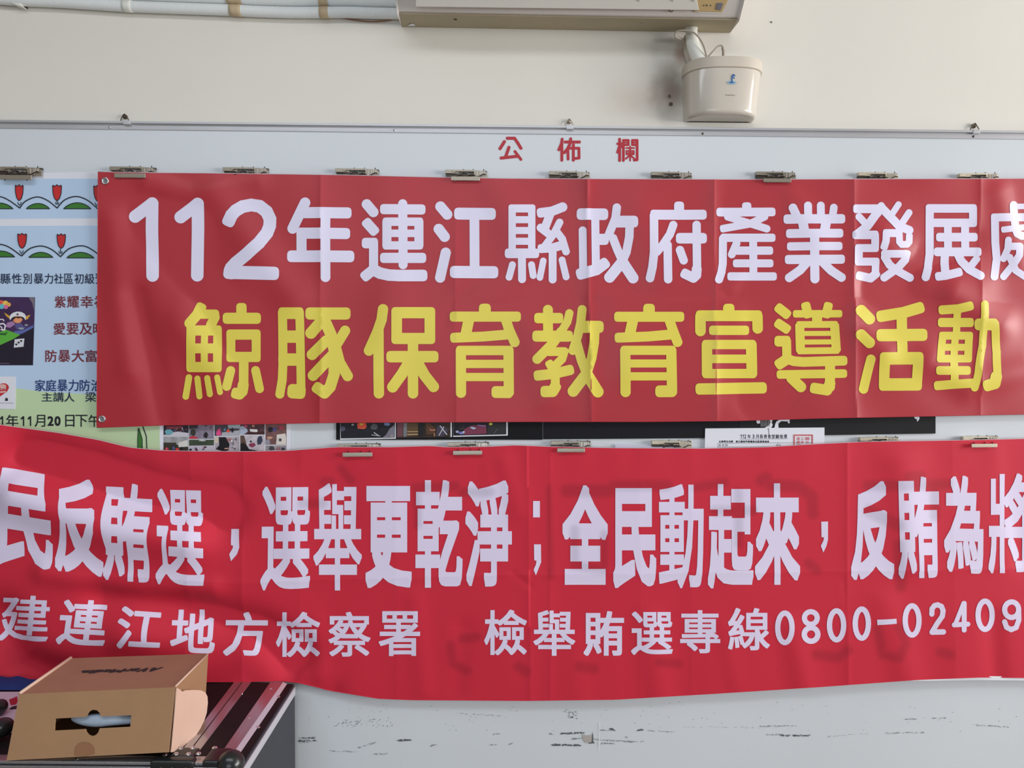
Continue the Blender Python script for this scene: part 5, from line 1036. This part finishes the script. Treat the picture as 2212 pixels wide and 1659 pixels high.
# printing on the lid, upside down as seen from here
def lidpt(s, t):      # s along the word, t from letter top (0) to baseline (1)
    ux, uy = 1152+(560-1152)*s, 198+(222-198)*s; lx, ly = 1088+(540-1088)*s, 229+(244-229)*s
    return zx(lx+(ux-lx)*t, ly+(uy-ly)*t)
pos = 0.0; V, Fc = [], []
for ch, wd, lc in (('A', .135, 0), ('V', .125, 0), ('e', .10, 1), ('r', .075, 1), ('M', .17, 0), ('e', .10, 1), ('d', .11, 0), ('i', .05, 0), ('a', .11, 1)):
    t0 = 0.25 if lc else 0.0; s0, s1 = pos-0.002, pos+wd-0.008; pos += wd
    gp = glyph_quad(ch, ((s0*20, t0), (s1*20, t0), (s1*20, 1), (s0*20, 1)), 0.19, 0.12)
    vv, ff = union([[(a_*1.0, b_*3.0) for a_, b_ in p] for p in gp])
    b = len(V)
    for a_, b_ in vv:
        q = PZ(*lidpt(a_/20, b_/3.0), (fTL.z+fTR.z)/2); t = (q.x-fTL.x)/(fTR.x-fTL.x); zz = fTL.z+(fTR.z-fTL.z)*t+0.0006; V.append(PZ(*lidpt(a_/20, b_/3.0), zz))
    Fc += [tuple(i+b for i in f) for f in ff]
tag(obj('printed_name', V, Fc, mat('carton_print', rgb(40, 32, 36), 0.7), carton), 'upside down dark printed name')
# wrapped content seen through the slot
c = fpt(212, 1566)+Vector((0.0, 0.022, 0.000))
V, Fc = ball(c, 1.0, 28, 14, 0.066, 0.012, 0.0135)
V = [q+Vector((0, 0, 0.0016*math.sin((q.x-c.x)*60))) for q in V]
tag(obj('wrapped_item', V, Fc, mat('bubble_wrap_blue', rgb(176, 192, 212), 0.35, noise=0.12, nscale=40, spec=0.6), None, True, origin=c+Vector((0, 0, -0.0135))), 'pale blue wrapped item seen through the carton slot', 'package')

# ------------------------------------------------------------------ odds and ends left of the carton
a, b = top(-260, 1489), top(66, 1489)
cloth = MB()
nx, ny = 40, 8; V = []; 
for j in range(ny+1):
    for i in range(nx+1):
        s = i/nx; t = j/ny; x = a.x+(b.x-a.x)*s; y = a.y+(-0.045-a.y)*t; z = ZC+0.001+0.012*math.sin(math.pi*min(t*1.2, 1)*0.5)**0.6*(1-0.7*max(0, s-.85)/.15)+0.0015*math.sin(i*1.1+j)
        if j == 0: z = ZC+0.0005
        V.append(Vector((x, y, z)))
F_ = [(j*(nx+1)+i, j*(nx+1)+i+1, (j+1)*(nx+1)+i+1, (j+1)*(nx+1)+i) for j in range(ny) for i in range(nx)]
nb = len(V); V += [Vector((q.x, q.y, ZC+0.0004)) for q in V[:nb]]; F_ += [tuple(nb+k for k in f[::-1]) for f in F_]
tag(obj('cloth', V, F_, mat('navy_cloth', rgb(22, 44, 110), 0.8, bump=0.3, bscale=400), None, True, origin=(a+b)/2), 'navy blue cloth on the flight case under the banner at left', 'cloth')
pl = [top(-200, 1497), top(60, 1497), top(45, 1584), top(-230, 1584)]
pr = MB().slab([q+Vector((0, 0, 0.003)) for q in pl], (0, 0, -0.0025)).make('printed_board', mat('pale_pink_card', rgb(206, 186, 206), 0.5), None, origin=(pl[0]+pl[2])/2)
tag(pr, 'pale board printed with red and navy shapes, beside the carton', 'board')
def zt7(x, y): return top(x/7.575, 1440+y/7.575, 0.0036)
for nm, q, m_ in (('red_print', [(148, 540), (280, 485), (290, 560), (265, 618), (175, 630)], mat('ink_red', rgb(170, 30, 50), 0.5)), ('navy_print', [(150, 690), (200, 650), (290, 635), (280, 690), (190, 700)], M_BLACK), ('navy_print', [(110, 940), (230, 915), (225, 955), (120, 968)], M_BLACK), ('navy_print', [(70, 912), (220, 880), (220, 890), (72, 925)], M_BLACK)):
    MB().slab([zt7(*p) for p in q], (0, 0, -0.0004)).make(nm, m_, pr)
bl = thing('cable_plug', 'black rubber plug at the left edge beside the printed board', 'plug', top(5, 1560, 0.003))
V, Fc = ball(top(-2, 1528, 0.0205), 1.0, 18, 12, 0.016, 0.02, 0.0165); obj('grip', V, Fc, M_BLK, bl, True)
V, Fc = ball(top(3, 1572, 0.0225), 1.0, 18, 12, 0.022, 0.026, 0.0185); obj('body', V, Fc, M_BLK, bl, True)
